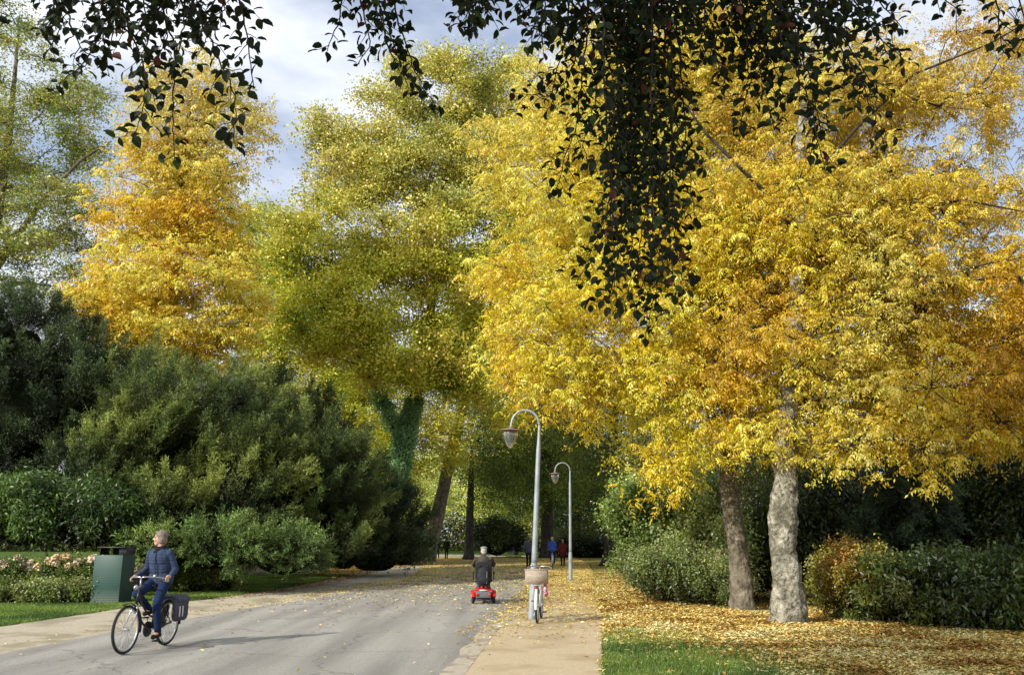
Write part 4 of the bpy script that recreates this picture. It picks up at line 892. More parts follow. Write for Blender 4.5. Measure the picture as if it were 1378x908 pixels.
def person(loc,rz,label,J,mats,headyaw=0,headpitch=0,vox=.012,group=None,hair='short',cap=False,fem=False,long_coat=False,shoes=None,grip=False,bag=None):
    """J: joints in local coords (x forward). body is one skin; clothes are children"""
    hr=np.array(Matrix.Rotation(headyaw,3,'Z')@Matrix.Rotation(headpitch,3,'Y')); H=np.array(J['head'])
    h=lambda v: H+hr@np.array(v,float)
    sh=1.0
    head=[ell(h((-.012,0,.028)),(.092,.074,.085),hr),ell(h((.022,0,-.03)),(.062,.057,.082),hr),ell(h((.045,0,-.088)),(.036,.038,.028),hr),cap_(h((.083,0,.012)),h((.103,0,-.022)),.009,.013),
          ell(h((-.004,.074,-.008)),(.018,.010,.031),hr),ell(h((-.004,-.074,-.008)),(.018,.010,.031),hr),ell(h((.079,0,-.056)),(.010,.024,.007),hr),ell(h((.081,0,-.067)),(.010,.02,.006),hr),
          ell(h((.07,.03,-.03)),(.02,.024,.02),hr),ell(h((.07,-.03,-.03)),(.02,.024,.02),hr),cap_(h((.074,-.035,.026)),h((.074,.035,.026)),.012,.012)]
    nk=np.array(J['neck']); pel=np.array(J['pelvis']); ch=np.array(J['chest'])
    b=list(head)+[cap_(h((-.02,0,-.06)),nk-np.array((0,0,.05)),.052,.06),cap_(ch+(0,0,.04),pel,.10,.105),cap_(np.array(J['shL'])*.85+ch*.15,np.array(J['shR'])*.85+ch*.15,.04,.04)]
    up=[0,0,1]
    for s in 'LR':
        b+=[cap_(J['sh'+s],J['el'+s],.043,.036),cap_(J['el'+s],J['wr'+s],.037,.025),cap_(J['hip'+s],J['kn'+s],.075,.05),cap_(J['kn'+s],J['an'+s],.048,.032),cap_(J['an'+s],np.array(J['an'+s])+np.array(J.get('toe',(.14,0,-.05))),.034,.03)]
        b+=hand(J['wr'+s],J['ha'+s],J.get('grip'+s,(0,1,0)),up,side=1 if s=='R' else -1)
    o=fuse('person',b,vox,mats['skin'],None,2); o.location=tuple(loc); o.rotation_euler=(0,0,rz); tag(o,label,'person',group)
    # jacket
    a=.014; hipL=np.array(J['hipL']);hipR=np.array(J['hipR']); wd=1.0 if not fem else .92
    yv=norm(np.array(J['shL'])-np.array(J['shR'])); zv=norm(nk-pel); xv=np.cross(yv,zv); M=np.stack([xv,yv,zv],-1)
    bulk=1.08 if fem else 1.0
    jk=[ell(ch,(.135*bulk,.175*bulk,.20),M),ell(.5*ch+.5*pel+(0,0,.02),(.135*bulk,.172*bulk,.22),M),ell(pel+np.array((0,0,.02)),(.158,.190*bulk,.18),M),cap_(np.array(J['shL'])*.88+nk*.12-(0,0,.03),np.array(J['shR'])*.88+nk*.12-(0,0,.03),.060,.060),cap_(np.array(J['shL'])*.5+nk*.5-(0,0,.03),np.array(J['shR'])*.5+nk*.5-(0,0,.03),.062,.062),
        cap_(nk-np.array((0,0,.03)),nk+np.array((0,0,.015)),.072,.064)]
    if long_coat: jk+=[cap_(pel,.55*pel+.225*(np.array(J['knL'])+np.array(J['knR'])),.165,.16)]
    for s in 'LR': jk+=[cap_(J['sh'+s],J['el'+s],.056,.050),cap_(J['el'+s],np.array(J['wr'+s])*.93+np.array(J['el'+s])*.07,.052,.039)]
    fuse('jacket',jk,vox,mats['top'],o,3)
    tr=[ell(pel-np.array((0,0,.035)),(.13,.168,.11),M)]
    for s in 'LR': tr+=[cap_(np.array(J['hip'+s]),J['kn'+s],.092,.066),cap_(J['kn'+s],np.array(J['an'+s])*.96+np.array(J['kn'+s])*.04,.064,.052)]
    fuse('trousers',tr,vox,mats['legs'],o,3)
    t=np.array(J.get('toe',(.14,0,-.05)))
    for s in 'LR':
        an=np.array(J['an'+s]); fuse('shoe',[cap_(an-(.035,0,.035),an+t,.040,.036),cap_(an,an-(0,0,.03),.042,.045)],vox,mats['shoe'],o,2)
    if hair=='bob': hp=[ell(h((-.022,0,.042)),(.098,.088,.086),hr),ell(h((-.048,0,-.035)),(.062,.088,.072),hr),ell(h((-.02,.066,-.03)),(.045,.026,.065),hr),ell(h((-.02,-.066,-.03)),(.045,.026,.065),hr),ell(h((.045,0,.085)),(.04,.055,.03),hr)]
    else: hp=[ell(h((-.026,0,.036)),(.090,.080,.084),hr),ell(h((-.045,0,-.02)),(.055,.074,.06),hr)]
    fuse('hair',hp,vox,mats['hair'],o,1)
    if cap: fuse('flat_cap',[ell(h((-.005,0,.085)),(.118,.098,.042),hr),ell(h((.085,0,.07)),(.045,.065,.014),hr)],vox,mats['cap'],o,1)
    if fem and 'scarf' in mats: fuse('scarf',[cap_(nk+np.array((.02,.05,.0)),nk+np.array((.02,-.05,.0)),.05,.05),ell(nk+np.array((.05,0,-.02)),(.05,.06,.05)),ell(nk+np.array((.085,-.03,-.06)),(.025,.04,.035))],vox,mats['scarf'],o,2)
    if vox<=.012:
        for s in (1,-1): 
            e=ell(h((.084,.030*s,.010)),(.009,.013,.006),hr); me=bpy.data.meshes.new('eye'); me.from_pydata([tuple(p) for p in e[0]],[],e[1]); link('eye',me,EYE,o)
    return o
# --- bicycle
BLK=pmat('black_paint',(.012,.012,.014),(.02,.02,.022),rough=.35,spec=.5); RUB=pmat('rubber',(.02,.02,.02),(.035,.034,.032),scale=30,rough=.85)
CHR=pmat('steel',(.55,.55,.56),(.4,.4,.41),scale=20,rough=.3,metal=.9); WHT=pmat('white_paint',(.75,.75,.72),(.6,.6,.57),scale=12,rough=.4); GRIPM=pmat('grip',(.03,.03,.03),rough=.8)
ALU=pmat('alloy_rim',(.62,.62,.6),(.5,.5,.48),rough=.4,metal=.6)
def wheel(root,x,Rr=.345,mt=RUB,mr=ALU):
    w=empty('wheel',(x,0,Rr)); w.parent=root
    multi('tyre',[ring((0,0,0),Rr-.02,.021,44,8)],mt,w); multi('rim',[ring((0,0,0),Rr-.046,.013,44,8,flat=1.0,wid=1.0),rod((0,-.045,0),(0,.045,0),.022)],mr,w)
    A=[];B=[]
    for k in range(28):
        a=2*math.pi*k/28; s=1 if k%2 else -1; b=a+.35*(1 if (k//2)%2 else -1); A.append((.02*math.cos(b),.028*s,.02*math.sin(b))); B.append(((Rr-.05)*math.cos(a),0,(Rr-.05)*math.sin(a)))
    A=np.array(A);B=np.array(B); V,Q=frustums(A,B,np.full(28,.0022),np.full(28,.0022),4); build_quads('spokes',V,Q,None,CHR,w)
    return w
def bicycle(loc,rz,label,frame,group=None,guard=None,basket=False,crank=0.0,lamp=True,white_fork=False,case=True,name='bicycle'):
    r=empty(name,loc,rz); tag(r,label,'bicycle',group); Rw=.345; RH=np.array((-.53,0,Rw)); FH=np.array((.60,0,Rw)); BB=np.array((-.06,0,.29)); ST=np.array((-.22,0,.80)); HT=np.array((.335,0,.92)); HB=np.array((.395,0,.70))
    guard=guard or frame
    wheel(r,-.53); wheel(r,.60)
    fr=[tb(curve([HB+(0,0,.02),(.26,0,.47),(.08,0,.33),BB],6),.017),tb(curve([HT-(0,0,.06),(.22,0,.66),(.02,0,.50),(-.13,0,.46)],6),.014),rod(BB,ST,.015),rod(HB,HT,.019)]
    for s in (1,-1): fr+=[rod(BB+(0,.03*s,0),RH+(0,.065*s,0),.010),rod(ST+(0,.012*s,-.06),RH+(0,.065*s,0),.008)]
    multi('frame',fr,frame,r)
    multi('fork',[tb(curve([HB+(.01,.0,-.01),(.42,.05*s,.62),(.50,.055*s,.46),FH+(0,.055*s,0)],5),.011) for s in (1,-1)]+[rod((.40,-.05,.66),(.40,.05,.66),.012)],CHR if white_fork else frame,r)
    hb=curve([(-.02+.04,.29,1.03),(.14,.27,1.055),(.26,.17,1.075),(.315,.06,1.08),(.325,0,1.07),(.315,-.06,1.08),(.26,-.17,1.075),(.14,-.27,1.055),(.02,-.29,1.03)],5)
    hbo=multi('handlebar',[tb(hb,.011),rod(HT-(0,0,.02),(.325,0,1.07),.012)],CHR,r)
    for s in (1,-1): multi('grip',[rod((.02,.29*s,1.03),(.13,.275*s,1.053),.017)],GRIPM,hbo); multi('brake_lever',[tb([(.17,.25*s,1.06),(.16,.26*s,1.02),(.07,.29*s,1.005)],.005)],CHR,hbo)
    multi('bell',[lathe([(.001,.03),(.02,.025),(.028,.01),(.028,0)],12,(.24,.17,1.085))],CHR,hbo)
    multi('saddle',[ell_q((-.24,0,.93),(.13,.085,.035)),ell_q((-.13,0,.935),(.12,.035,.025))],BLK if not basket else GRIPM,r); multi('seat_post',[rod(ST-(0,0,.05),(-.235,0,.92),.012)],CHR,r)
    multi('mudguard',[ring((-.53,0,Rw),Rw+.022,.016,26,6,.35,3.3,flat=.35,wid=1.9)],guard,r); multi('mudguard',[ring((.60,0,Rw),Rw+.022,.016,22,6,1.25,3.35,flat=.35,wid=1.9)],guard,r)
    rk=[tb([(-.86,.06*s,.745),(-.60,.065*s,.75),(-.28,.05*s,.75)],.006) for s in (1,-1)]+[rod((x,-.06,.75),(x,.06,.75),.005) for x in (-.85,-.7,-.55,-.4)]+[rod((-.72,.065*s,.745),RH+(0,.07*s,0),.006) for s in (1,-1)]
    multi('luggage_rack',rk,guard,r)
    ck=np.array((math.cos(crank),0,math.sin(crank)))*.17
    multi('crank',[rod(BB+(0,-.075,0),BB+(0,.075,0),.014),rod(BB+(0,.08,0),BB+ck+(0,.08,0),.009),rod(BB+(0,-.08,0),BB-ck+(0,-.08,0),.009)],CHR,r)
    for s in (1,-1): multi('pedal',[box(BB+ck*s+np.array((0,.125*s,0)),(.09,.08,.022))],GRIPM,r)
    if case: multi('chain_case',[lathe_y(BB+np.array((0,-.05,0)),.115,.022),box(.5*(BB+RH)+np.array((0,-.05,.01)),(.42,.022,.12)),lathe_y(RH+np.array((0,-.05,0)),.06,.022)],BLK,r)
    multi('rear_lamp',[box((-.885,0,.70),(.03,.06,.035))],RED,r)
    if lamp: multi('headlamp',[ell_q((.44,0,.93),(.045,.035,.04))],CHR,r)
    multi('kickstand',[rod((-.18,.05,.29),(-.30,.10,.06),.007)],CHR,r)
    return r
def ell_q(c,r,n=16):
    V=[];Q=[]
    for i in range(9):
        th=.02+(math.pi-.04)*i/8
        for k in range(n): a=2*math.pi*k/n; V.append((c[0]+r[0]*math.sin(th)*math.cos(a),c[1]+r[1]*math.sin(th)*math.sin(a),c[2]+r[2]*math.cos(th)))
    for i in range(8):
        for k in range(n): Q.append((i*n+k,(i+1)*n+k,(i+1)*n+(k+1)%n,i*n+(k+1)%n))
    return np.array(V),np.array(Q)
def lathe_y(c,r,h,n=24):
    V=[];Q=[]
    for rr,y in ((.001,-h/2),(r,-h/2),(r,h/2),(.001,h/2)):
        for k in range(n): a=2*math.pi*k/n; V.append((c[0]+rr*math.cos(a),c[1]+y,c[2]+rr*math.sin(a)))
    for i in range(3):
        for k in range(n): Q.append((i*n+k,i*n+(k+1)%n,(i+1)*n+(k+1)%n,(i+1)*n+k))
    return np.array(V),np.array(Q)
RED=pmat('red_plastic',(.55,.022,.012),(.45,.02,.015),scale=5,rough=.3,spec=.5); REFL=pmat('reflector_red',(.7,.03,.02),rough=.15)
GREYP=pmat('grey_plastic',(.16,.16,.17),(.12,.12,.13),scale=20,rough=.6)
def ridepose(crank,headyaw=0,lean=0.0,fem=True):
    BB=np.array((-.06,0,.29)); ck=np.array((math.cos(crank),0,math.sin(crank)))*.17
    J=dict(pelvis=(-.235,0,1.03),chest=(-.165+lean,0,1.34),neck=(-.135+lean*1.4,0,1.50),head=(-.105+lean*1.5,0,1.655),shL=(-.14+lean*1.3,.165,1.43),shR=(-.14+lean*1.3,-.165,1.43),hipL=(-.22,.085,1.0),hipR=(-.22,-.085,1.0))
    for s,k in (('L',1),('R',-1)):
        pd=BB+ck*k+np.array((0,.12*k,0)); an=pd+np.array((-.07,-.01*k,.115)); J['an'+s]=an; J['kn'+s]=ik(J['hip'+s],an,.44,.43,(1,.12*k,.2))
        ha=np.array((.075,.283*k,1.062)); J['ha'+s]=ha; J['grip'+s]=(.98,-.14*k,.2); wr=ha+np.array((-.075,-.002*k,.012)); J['wr'+s]=wr; J['el'+s]=ik(J['sh'+s],wr,.275,.245,(-.75,.22*k,-.8))
    J['toe']=(.13,0,-.055); return J
# woman on the bicycle
QUILT=cloth('jacket_blue',(.050,.072,.130),.02,14,.8); nt=QUILT.node_tree; N=nt.nodes; L=nt.links
wv=N.new('ShaderNodeTexWave'); wv.bands_direction='Z'; wv.inputs['Scale'].default_value=7; wv.inputs['Distortion'].default_value=1.5; wv.inputs['Detail'].default_value=1
tq=N.new('ShaderNodeTexCoord'); L.new(tq.outputs['Object'],wv.inputs['Vector']); bq=N.new('ShaderNodeBump'); bq.inputs['Distance'].default_value=.006; bq.inputs['Strength'].default_value=.5; L.new(wv.outputs['Fac'],bq.inputs['Height'])
pb=[n_ for n_ in N if n_.type=='BSDF_PRINCIPLED'][0]; ob_=[n_ for n_ in N if n_.type=='BUMP' and n_ is not bq][0]; L.new(bq.outputs[0],ob_.inputs['Normal']); L.new(ob_.outputs[0],pb.inputs['Normal'])
bf=G(165,882); 
rzb=math.atan2(-1.13,-.17); ccr=-1.35
bl=np.array((-5.42,13.55,0))+0
f_=G(166,881); fwd=np.array((math.cos(rzb),math.sin(rzb),0)); bl=f_-fwd*.60; bl[2]=.010
bicycle(bl,rzb,'black ladies bicycle ridden by the woman in blue, with chrome handlebar',BLK,white_fork=True,crank=ccr,group=None)
WOM=person(bl,rzb,'woman in quilted blue jacket and jeans riding a bicycle, looking sideways',ridepose(ccr),dict(skin=SKIN,top=QUILT,legs=cloth('jeans_blue',(.018,.034,.085),.02,11),shoe=cloth('shoe_brown',(.05,.03,.02)),hair=pmat('hair_grey_brown',(.34,.28,.22),(.10,.07,.05),scale=26,rough=.6,bump=.012,bscale=45),scarf=cloth('scarf_dark',(.02,.02,.025))),headyaw=-1.05,vox=.0085,hair='bob',fem=True)
for k_ in (1,-1): multi('pocket_seam',[tb([(-.075,.10*k_,1.17),(-.085,.15*k_,1.13)],.005,6,.02)],GRIPM,WOM)
multi('zip',[tb([(-.045,0,1.50),(-.005,0,1.38),(-.02,0,1.22),(-.07,0,1.06)],.006,6,.03)],cloth('zip_dark',(.02,.025,.035),0),WOM)
PAN=cloth('pannier_grey',(.10,.10,.125),.006,8)
for s,lab in ((1,'dark grey bicycle pannier on the near side of the ridden bicycle rack'),(-1,'dark grey bicycle pannier on the bin side of the ridden bicycle rack')):
    p=empty('pannier_bag',bl,rzb); tag(p,lab,'bag',None)
    b=fuse('bag_body',[ell((-.60+dx,.165*s,.56+dz),(.10,.065,.11)) for dx in (-.11,0,.11) for dz in (-.09,0,.09)],.010,PAN,p,3)
    b=fuse('flap',[cap_((-.76,.12*s,.735),(-.44,.12*s,.735),.04,.04),cap_((-.75,.21*s,.69),(-.45,.21*s,.69),.035,.035),cap_((-.75,.17*s,.72),(-.45,.17*s,.72),.04,.04)],.010,PAN,p,2)
    for xx in (-.47,-.56): multi('reflective_strip',[box((xx,.233*s,.52),(.035,.006,.16))],WHT,p,False)
# --- parked bicycle, seen from behind
lb=G(716,833); lb[2]=.010
pk=G(723,839); rzp=R(90-6)
fw=np.array((math.cos(rzp),math.sin(rzp),0)); pl=pk+fw*.53; pl[2]=.012
bicycle(pl,rzp,'white parked bicycle leaning near the lamp pole, seen from behind',WHT,case=False,basket=True,crank=.6,lamp=False)
RAT=newmat('rattan')[0]; nt=RAT.node_tree; N=nt.nodes; L=nt.links
b_=N.new('ShaderNodeBsdfPrincipled'); o_=N.new('ShaderNodeOutputMaterial'); L.new(b_.outputs[0],o_.inputs[0]); b_.inputs['Roughness'].default_value=.8
tc_=N.new('ShaderNodeTexCoord'); bk=N.new('ShaderNodeTexBrick'); bk.inputs['Scale'].default_value=10; bk.inputs['Color1'].default_value=(.44,.37,.29,1); bk.inputs['Color2'].default_value=(.60,.52,.43,1); bk.inputs['Mortar'].default_value=(.22,.15,.09,1); bk.inputs['Mortar Size'].default_value=.05
mp_=N.new('ShaderNodeMapping'); mp_.inputs['Rotation'].default_value=(0,0,0); sx=N.new('ShaderNodeSeparateXYZ'); cx=N.new('ShaderNodeCombineXYZ'); ad_=N.new('ShaderNodeMath'); ad_.operation='ADD'
L.new(tc_.outputs['Object'],sx.inputs[0]); L.new(sx.outputs[0],ad_.inputs[0]); L.new(sx.outputs[1],ad_.inputs[1]); L.new(ad_.outputs[0],cx.inputs[0]); L.new(sx.outputs[2],cx.inputs[1]); L.new(cx.outputs[0],bk.inputs['Vector']); L.new(bk.outputs['Color'],b_.inputs['Base Color'])
bb=empty('wicker_basket',pl,rzp); tag(bb,'pale wicker basket on the rack of the white parked bicycle','basket')
x0=-.60
b=multi('side_panel',[box((x0-.17,0,.90),(.02,.44,.27)),box((x0+.17,0,.90),(.02,.44,.27)),box((x0,.21,.90),(.318,.02,.27)),box((x0,-.21,.90),(.318,.02,.27)),box((x0,0,.772),(.316,.398,.02))],RAT,bb,False)
multi('rim',[rod((x0-.18,-.225,1.04),(x0-.18,.225,1.04),.014),rod((x0+.18,-.225,1.04),(x0+.18,.225,1.04),.014),rod((x0-.18,-.225,1.04),(x0+.18,-.225,1.04),.014),rod((x0-.18,.225,1.04),(x0+.18,.225,1.04),.014)],RAT,bb)
PK=pmat('pink_pattern',(.75,.72,.74),(.62,.12,.22),scale=16,rough=.6,contrast=(.45,.52))
t=fuse('cloth_bag',[ell((-.60,-.17,.66),(.10,.055,.11)),ell((-.60,-.19,.58),(.085,.05,.07))],.012,PK,None,2); t.location=tuple(pl); t.rotation_euler=(0,0,rzp); tag(t,'small pink and white bag hanging beside the parked bicycle rack','bag')
# --- lamps
LG=pmat('galvanised_grey',(.30,.34,.36),(.40,.43,.44),scale=6,rough=.55,metal=.25,bump=.002,bscale=60,c3=(.24,.27,.27),s3=3)
COP=pmat('copper_hood',(.32,.19,.14),(.24,.18,.14),scale=9,rough=.5,metal=.3); GLS=pmat('lamp_glass',(.80,.82,.80),(.72,.74,.72),rough=.22,trans=.88,ior=1.2,scale=10)
BULB=pmat('bulb_white',(.85,.85,.82),rough=.4)
def lamp(loc,lean,label,hgt=4.42):
    r=empty('street_lamp',loc); tag(r,label,'street lamp',group='lamps along the footpath'); r.rotation_euler=(0,lean,0)
    rr=.315; zt=hgt-rr
    multi('pole_base',[tb([(0,0,-.15),(0,0,1.02),(0,0,1.08),(0,0,1.16)],[.084,.08,.074,.060],16,.05)],LG,r)
    multi('pole',[tb([(0,0,1.12),(0,0,zt-.45),(0,0,zt-.40),(0,0,zt)],[.062,.050,.036,.030],14,.1)],LG,r)
    arc=[(-rr+rr*math.cos(a),0,zt+rr*1.05*math.sin(a)) for a in np.linspace(0,math.pi,18)]+[(-2*rr,0,zt-.10)]
    arm=multi('arm',[tube_mesh(arc,np.full(len(arc),.026),sides=10,step=.04)],LG,r)
    hx=-2*rr; hz=zt-.10
    hd=multi('lamp_hood',[lathe([(.002,.04),(.045,.035),(.06,.005),(.13,-.012),(.235,-.035),(.24,-.052),(.15,-.048),(.13,-.075),(.002,-.075)],28,(hx,0,hz))],COP,r)
    multi('lamp_glass',[lathe([(.150,-.076),(.163,-.13),(.160,-.19),(.135,-.27),(.095,-.345),(.05,-.405),(.012,-.435),(.001,-.437)],28,(hx,0,hz))],GLS,r)
    multi('bulb',[ell_q((hx,0,hz-.19),(.045,.045,.075))],BULB,r)
    return r
lamp(lb,R(2.6),'tall grey street lamp with copper hood nearest the camera, parked bicycle at its foot')
l2=G(769,782); lamp((l2[0],36.0,0),R(.6),'second grey street lamp standing alone further along the footpath',4.75)
l3=lamp((P(753,725,87)[0],87,0),0,'tiny farthest street lamp seen between the other two',4.3); l3.rotation_euler=(0,0,math.pi)
# --- litter bin
bp=G(128,812); 
BG=newmat('perforated_green')[0]; nt=BG.node_tree; N=nt.nodes; L=nt.links
b_=N.new('ShaderNodeBsdfPrincipled'); o_=N.new('ShaderNodeOutputMaterial'); L.new(b_.outputs[0],o_.inputs[0]); b_.inputs['Roughness'].default_value=.5
tc_=N.new('ShaderNodeTexCoord'); v1=N.new('ShaderNodeVectorMath'); v1.operation='SCALE'; v1.inputs['Scale'].default_value=1/.042; v2=N.new('ShaderNodeVectorMath'); v2.operation='FRACTION'; v3=N.new('ShaderNodeVectorMath'); v3.operation='SUBTRACT'; v3.inputs[1].default_value=(.5,.5,.5); v3b=N.new('ShaderNodeVectorMath'); v3b.operation='MULTIPLY'; v3b.inputs[1].default_value=(1,0,1)
v4=N.new('ShaderNodeVectorMath'); v4.operation='LENGTH'; lt=N.new('ShaderNodeMath'); lt.operation='LESS_THAN'; lt.inputs[1].default_value=.27
L.new(tc_.outputs['Object'],v1.inputs[0]);L.new(v1.outputs[0],v2.inputs[0]);L.new(v2.outputs[0],v3.inputs[0]);L.new(v3.outputs[0],v3b.inputs[0]);L.new(v3b.outputs[0],v4.inputs[0]);L.new(v4.outputs['Value'],lt.inputs[0])
nz_=N.new('ShaderNodeTexNoise'); nz_.inputs['Scale'].default_value=3; nz_.inputs['Detail'].default_value=6; L.new(tc_.outputs['Object'],nz_.inputs[0])
g1=N.new('ShaderNodeMix'); g1.data_type='RGBA'; g1.inputs[6].default_value=(.014,.060,.042,1); g1.inputs[7].default_value=(.028,.092,.068,1); L.new(nz_.outputs[0],g1.inputs[0])
sz=N.new('ShaderNodeSeparateXYZ'); L.new(tc_.outputs['Object'],sz.inputs[0]); mr_=N.new('ShaderNodeMapRange'); mr_.inputs[1].default_value=.03; mr_.inputs[2].default_value=.4; mr_.inputs[3].default_value=.65; mr_.inputs[4].default_value=0; L.new(sz.outputs[2],mr_.inputs[0])
g3=N.new('ShaderNodeMix'); g3.data_type='RGBA'; L.new(mr_.outputs[0],g3.inputs[0]); L.new(g1.outputs[2],g3.inputs[6]); g3.inputs[7].default_value=(.25,.27,.22,1)
g2=N.new('ShaderNodeMix'); g2.data_type='RGBA'; L.new(lt.outputs[0],g2.inputs[0]); L.new(g3.outputs[2],g2.inputs[6]); g2.inputs[7].default_value=(.008,.02,.016,1); L.new(g2.outputs[2],b_.inputs['Base Color'])
BGD=pmat('bin_green_dark',(.02,.045,.035),(.03,.055,.045),scale=6,rough=.6)
def litter_bin():
    q=G(130,812); Y=q[1]; r=empty('litter_bin',(P(146,812,Y)[0],Y+.15,0),R(-7)); tag(r,'tall dark green perforated metal litter bin on the grass verge','litter bin')
    W,D,Hh=.76,.62,1.22
    o=multi('front_panel',[box((0,-D/2-.012,Hh/2+.02),(W+.03,.02,Hh))],BG,r,False); bevel(o,.006)
    o=multi('bin_body',[box((0,0,Hh/2+.02),(W,D,Hh-.02),taper=1.0)],BGD,r,False); bevel(o,.02)
    o=multi('hood',[box((0,.02,Hh+.215),(W+.01,D*.9,.035)),box((-W/2+.012,.06,Hh+.11),(.024,D*.72,.18)),box((W/2-.10,.06,Hh+.11),(.22,D*.72,.18)),box((-.06,D/2-.03,Hh+.11),(W-.34,.02,.18))],BLK,r,False); bevel(o,.012)
litter_bin()
# --- mobility scooter and rider
sp_=G(650,813); sc_loc=(sp_[0],sp_[1]+.28,.010); rzs=R(90+2)
def scooter():
    r=empty('mobility_scooter',sc_loc,rzs); tag(r,'red mobility scooter driving away along the road, seen from behind','mobility scooter')
    def wh(x,y,rad,w):
        q=empty('wheel',(x,y,rad)); q.parent=r; multi('tyre',[ring((0,0,0),rad-.045,.045,28,10,wid=w)],RUB,q); multi('rim',[lathe_y((0,0,0),rad-.06,.07,20)],GREYP,q)
    wh(-.02,.27,.15,1.0);wh(-.02,-.27,.15,1.0);wh(.92,.24,.13,.9);wh(.92,-.24,.13,.9)
    for s in (1,-1):
        o=multi('mudguard',[ring((-.02,.27*s,.15),.175,.062,18,10,.15,3.0,flat=.28,wid=1.0),box((-.06,.21*s,.30),(.30,.07,.10))],RED,r)
        o=multi('reflector',[box((-.285,.165*s,.235),(.012,.075,.055))],REFL,r,False)
    o=multi('chassis',[box((.42,0,.155),(.80,.40,.07)),box((-.02,0,.32),(.38,.40,.13))],RED,r,False); bevel(o,.02,3)
    o=multi('rear_panel',[box((-.225,0,.235),(.09,.40,.17))],GREYP,r,False); bevel(o,.025,3)
    o=multi('tail_lamp',[box((-.262,0,.345),(.02,.20,.028))],WHT,r,False)
    o=multi('motor_housing',[box((-.0,0,.15),(.34,.36,.12))],BLK,r,False); bevel(o,.02,2)
    multi('bumper',[rod((-.27,-.22,.115),(-.27,.22,.115),.014)],BLK,r)
    st=empty('seat',(0,0,0)); st.parent=r
    multi('seat_post',[rod((.06,0,.36),(.06,0,.54),.035)],BLK,st)
    o=multi('cushion',[box((.10,0,.58),(.46,.46,.09))],BLK,st,False); bevel(o,.035,3)
    o=multi('backrest',[box((-.13,0,.84),(.08,.44,.46),rot=('Y',-.12))],BLK,st,False); bevel(o,.035,3)
    for s in (1,-1): o=multi('armrest',[box((.08,.27*s,.78),(.30,.055,.05)),box((-.06,.27*s,.70),(.035,.03,.20))],BLK,r,False); bevel(o,.012,2)
    multi('steering_column',[tb([(.95,0,.20),(.80,0,.55),(.66,0,.90)],.030,10),box((.66,0,.92),(.12,.20,.07))],BLK,r)
    multi('front_shroud',[ell_q((.95,0,.30),(.20,.22,.16))],RED,r)
    multi('handlebar',[tb([(.55,-.27,.90),(.62,-.20,.95),(.65,0,.96),(.62,.20,.95),(.55,.27,.90)],.014)],BLK,r)
scooter()
J=dict(pelvis=(.02,0,.73),chest=(.0,0,1.03),neck=(.03,0,1.19),head=(.075,0,1.325),shL=(.0,.195,1.135),shR=(.0,-.195,1.135),hipL=(.03,.09,.70),hipR=(.03,-.09,.70),anL=np.array((.58,.12,.28)),anR=np.array((.58,-.12,.28)),toe=(.15,0,-.05))
for s,k in (('L',1),('R',-1)):
    J['kn'+s]=ik(J['hip'+s],J['an'+s],.44,.43,(.5,.15*k,1)); J['ha'+s]=np.array((.555,.245*k,.925)); J['grip'+s]=(.5,-.8*k,.3); J['wr'+s]=np.array((.49,.255*k,.93)); J['el'+s]=ik(J['sh'+s],J['wr'+s],.29,.26,(-.3,.9*k,-.6))
person(sc_loc,rzs,'man in brown jacket and flat cap driving the red mobility scooter',J,dict(skin=SKIN2,top=cloth('jacket_brown',(.085,.070,.055),.008,9),legs=cloth('trousers_grey',(.12,.12,.13)),shoe=cloth('shoe_black',(.02,.02,.02)),hair=pmat('hair_white',(.5,.48,.45),rough=.7),cap=cloth('cap_tweed',(.32,.29,.24),.003,30)),vox=.011,cap=True,headyaw=.1)
bpk=empty('backpack',sc_loc,rzs); tag(bpk,'black backpack hanging behind the scooter seat','backpack')
BPM=cloth('backpack_nylon',(.028,.030,.036),.008,12,.6)
fuse('pack_body',[ell((-.27,0,.66),(.10,.19,.22)),ell((-.27,0,.78),(.09,.165,.16)),ell((-.28,0,.56),(.10,.18,.12))],.012,BPM,bpk,2)
fuse('front_pocket',[ell((-.36,-.01,.60),(.055,.14,.11))],.012,BPM,bpk,2)
multi('strap',[tb([(-.36,-.09,.82),(-.385,-.085,.68),(-.39,-.08,.52)],.012)],GREYP,bpk); multi('strap',[tb([(-.24,.10,.92),(-.16,.12,1.02),(-.10,.12,1.06)],.014),tb([(-.24,-.10,.92),(-.16,-.12,1.02),(-.10,-.12,1.06)],.014)],BPM,bpk)
# --- distant people
def walkpose(step=.18,hgt=1.0):
    J=dict(pelvis=(0,0,.95),chest=(.01,0,1.27),neck=(.02,0,1.45),head=(.035,0,1.60),shL=(0,.19,1.40),shR=(0,-.19,1.40),hipL=(0,.09,.92),hipR=(0,-.09,.92),anL=np.array((step,.09,.09)),anR=np.array((-step,-.09,.12)))
    for s,k in (('L',1),('R',-1)):
        J['kn'+s]=ik(J['hip'+s],J['an'+s],.44,.43,(1,0,0)); w_=np.array((-.12*k+.05,.25*k,.87)); J['wr'+s]=w_; J['ha'+s]=w_+(.02,0,-.07); J['grip'+s]=(1,0,0); J['el'+s]=ik(J['sh'+s],w_,.29,.26,(-1,.3*k,0))
    for k_ in J: J[k_]=np.array(J[k_])*hgt if not k_.startswith('grip') else J[k_]
    J['toe']=(.13,0,-.045); return J
def mt(t,l,h): return dict(skin=SKIN2,top=cloth('coat',t,0),legs=cloth('trousers',l,0),shoe=GRIPM,hair=pmat('hair',h,rough=.8))
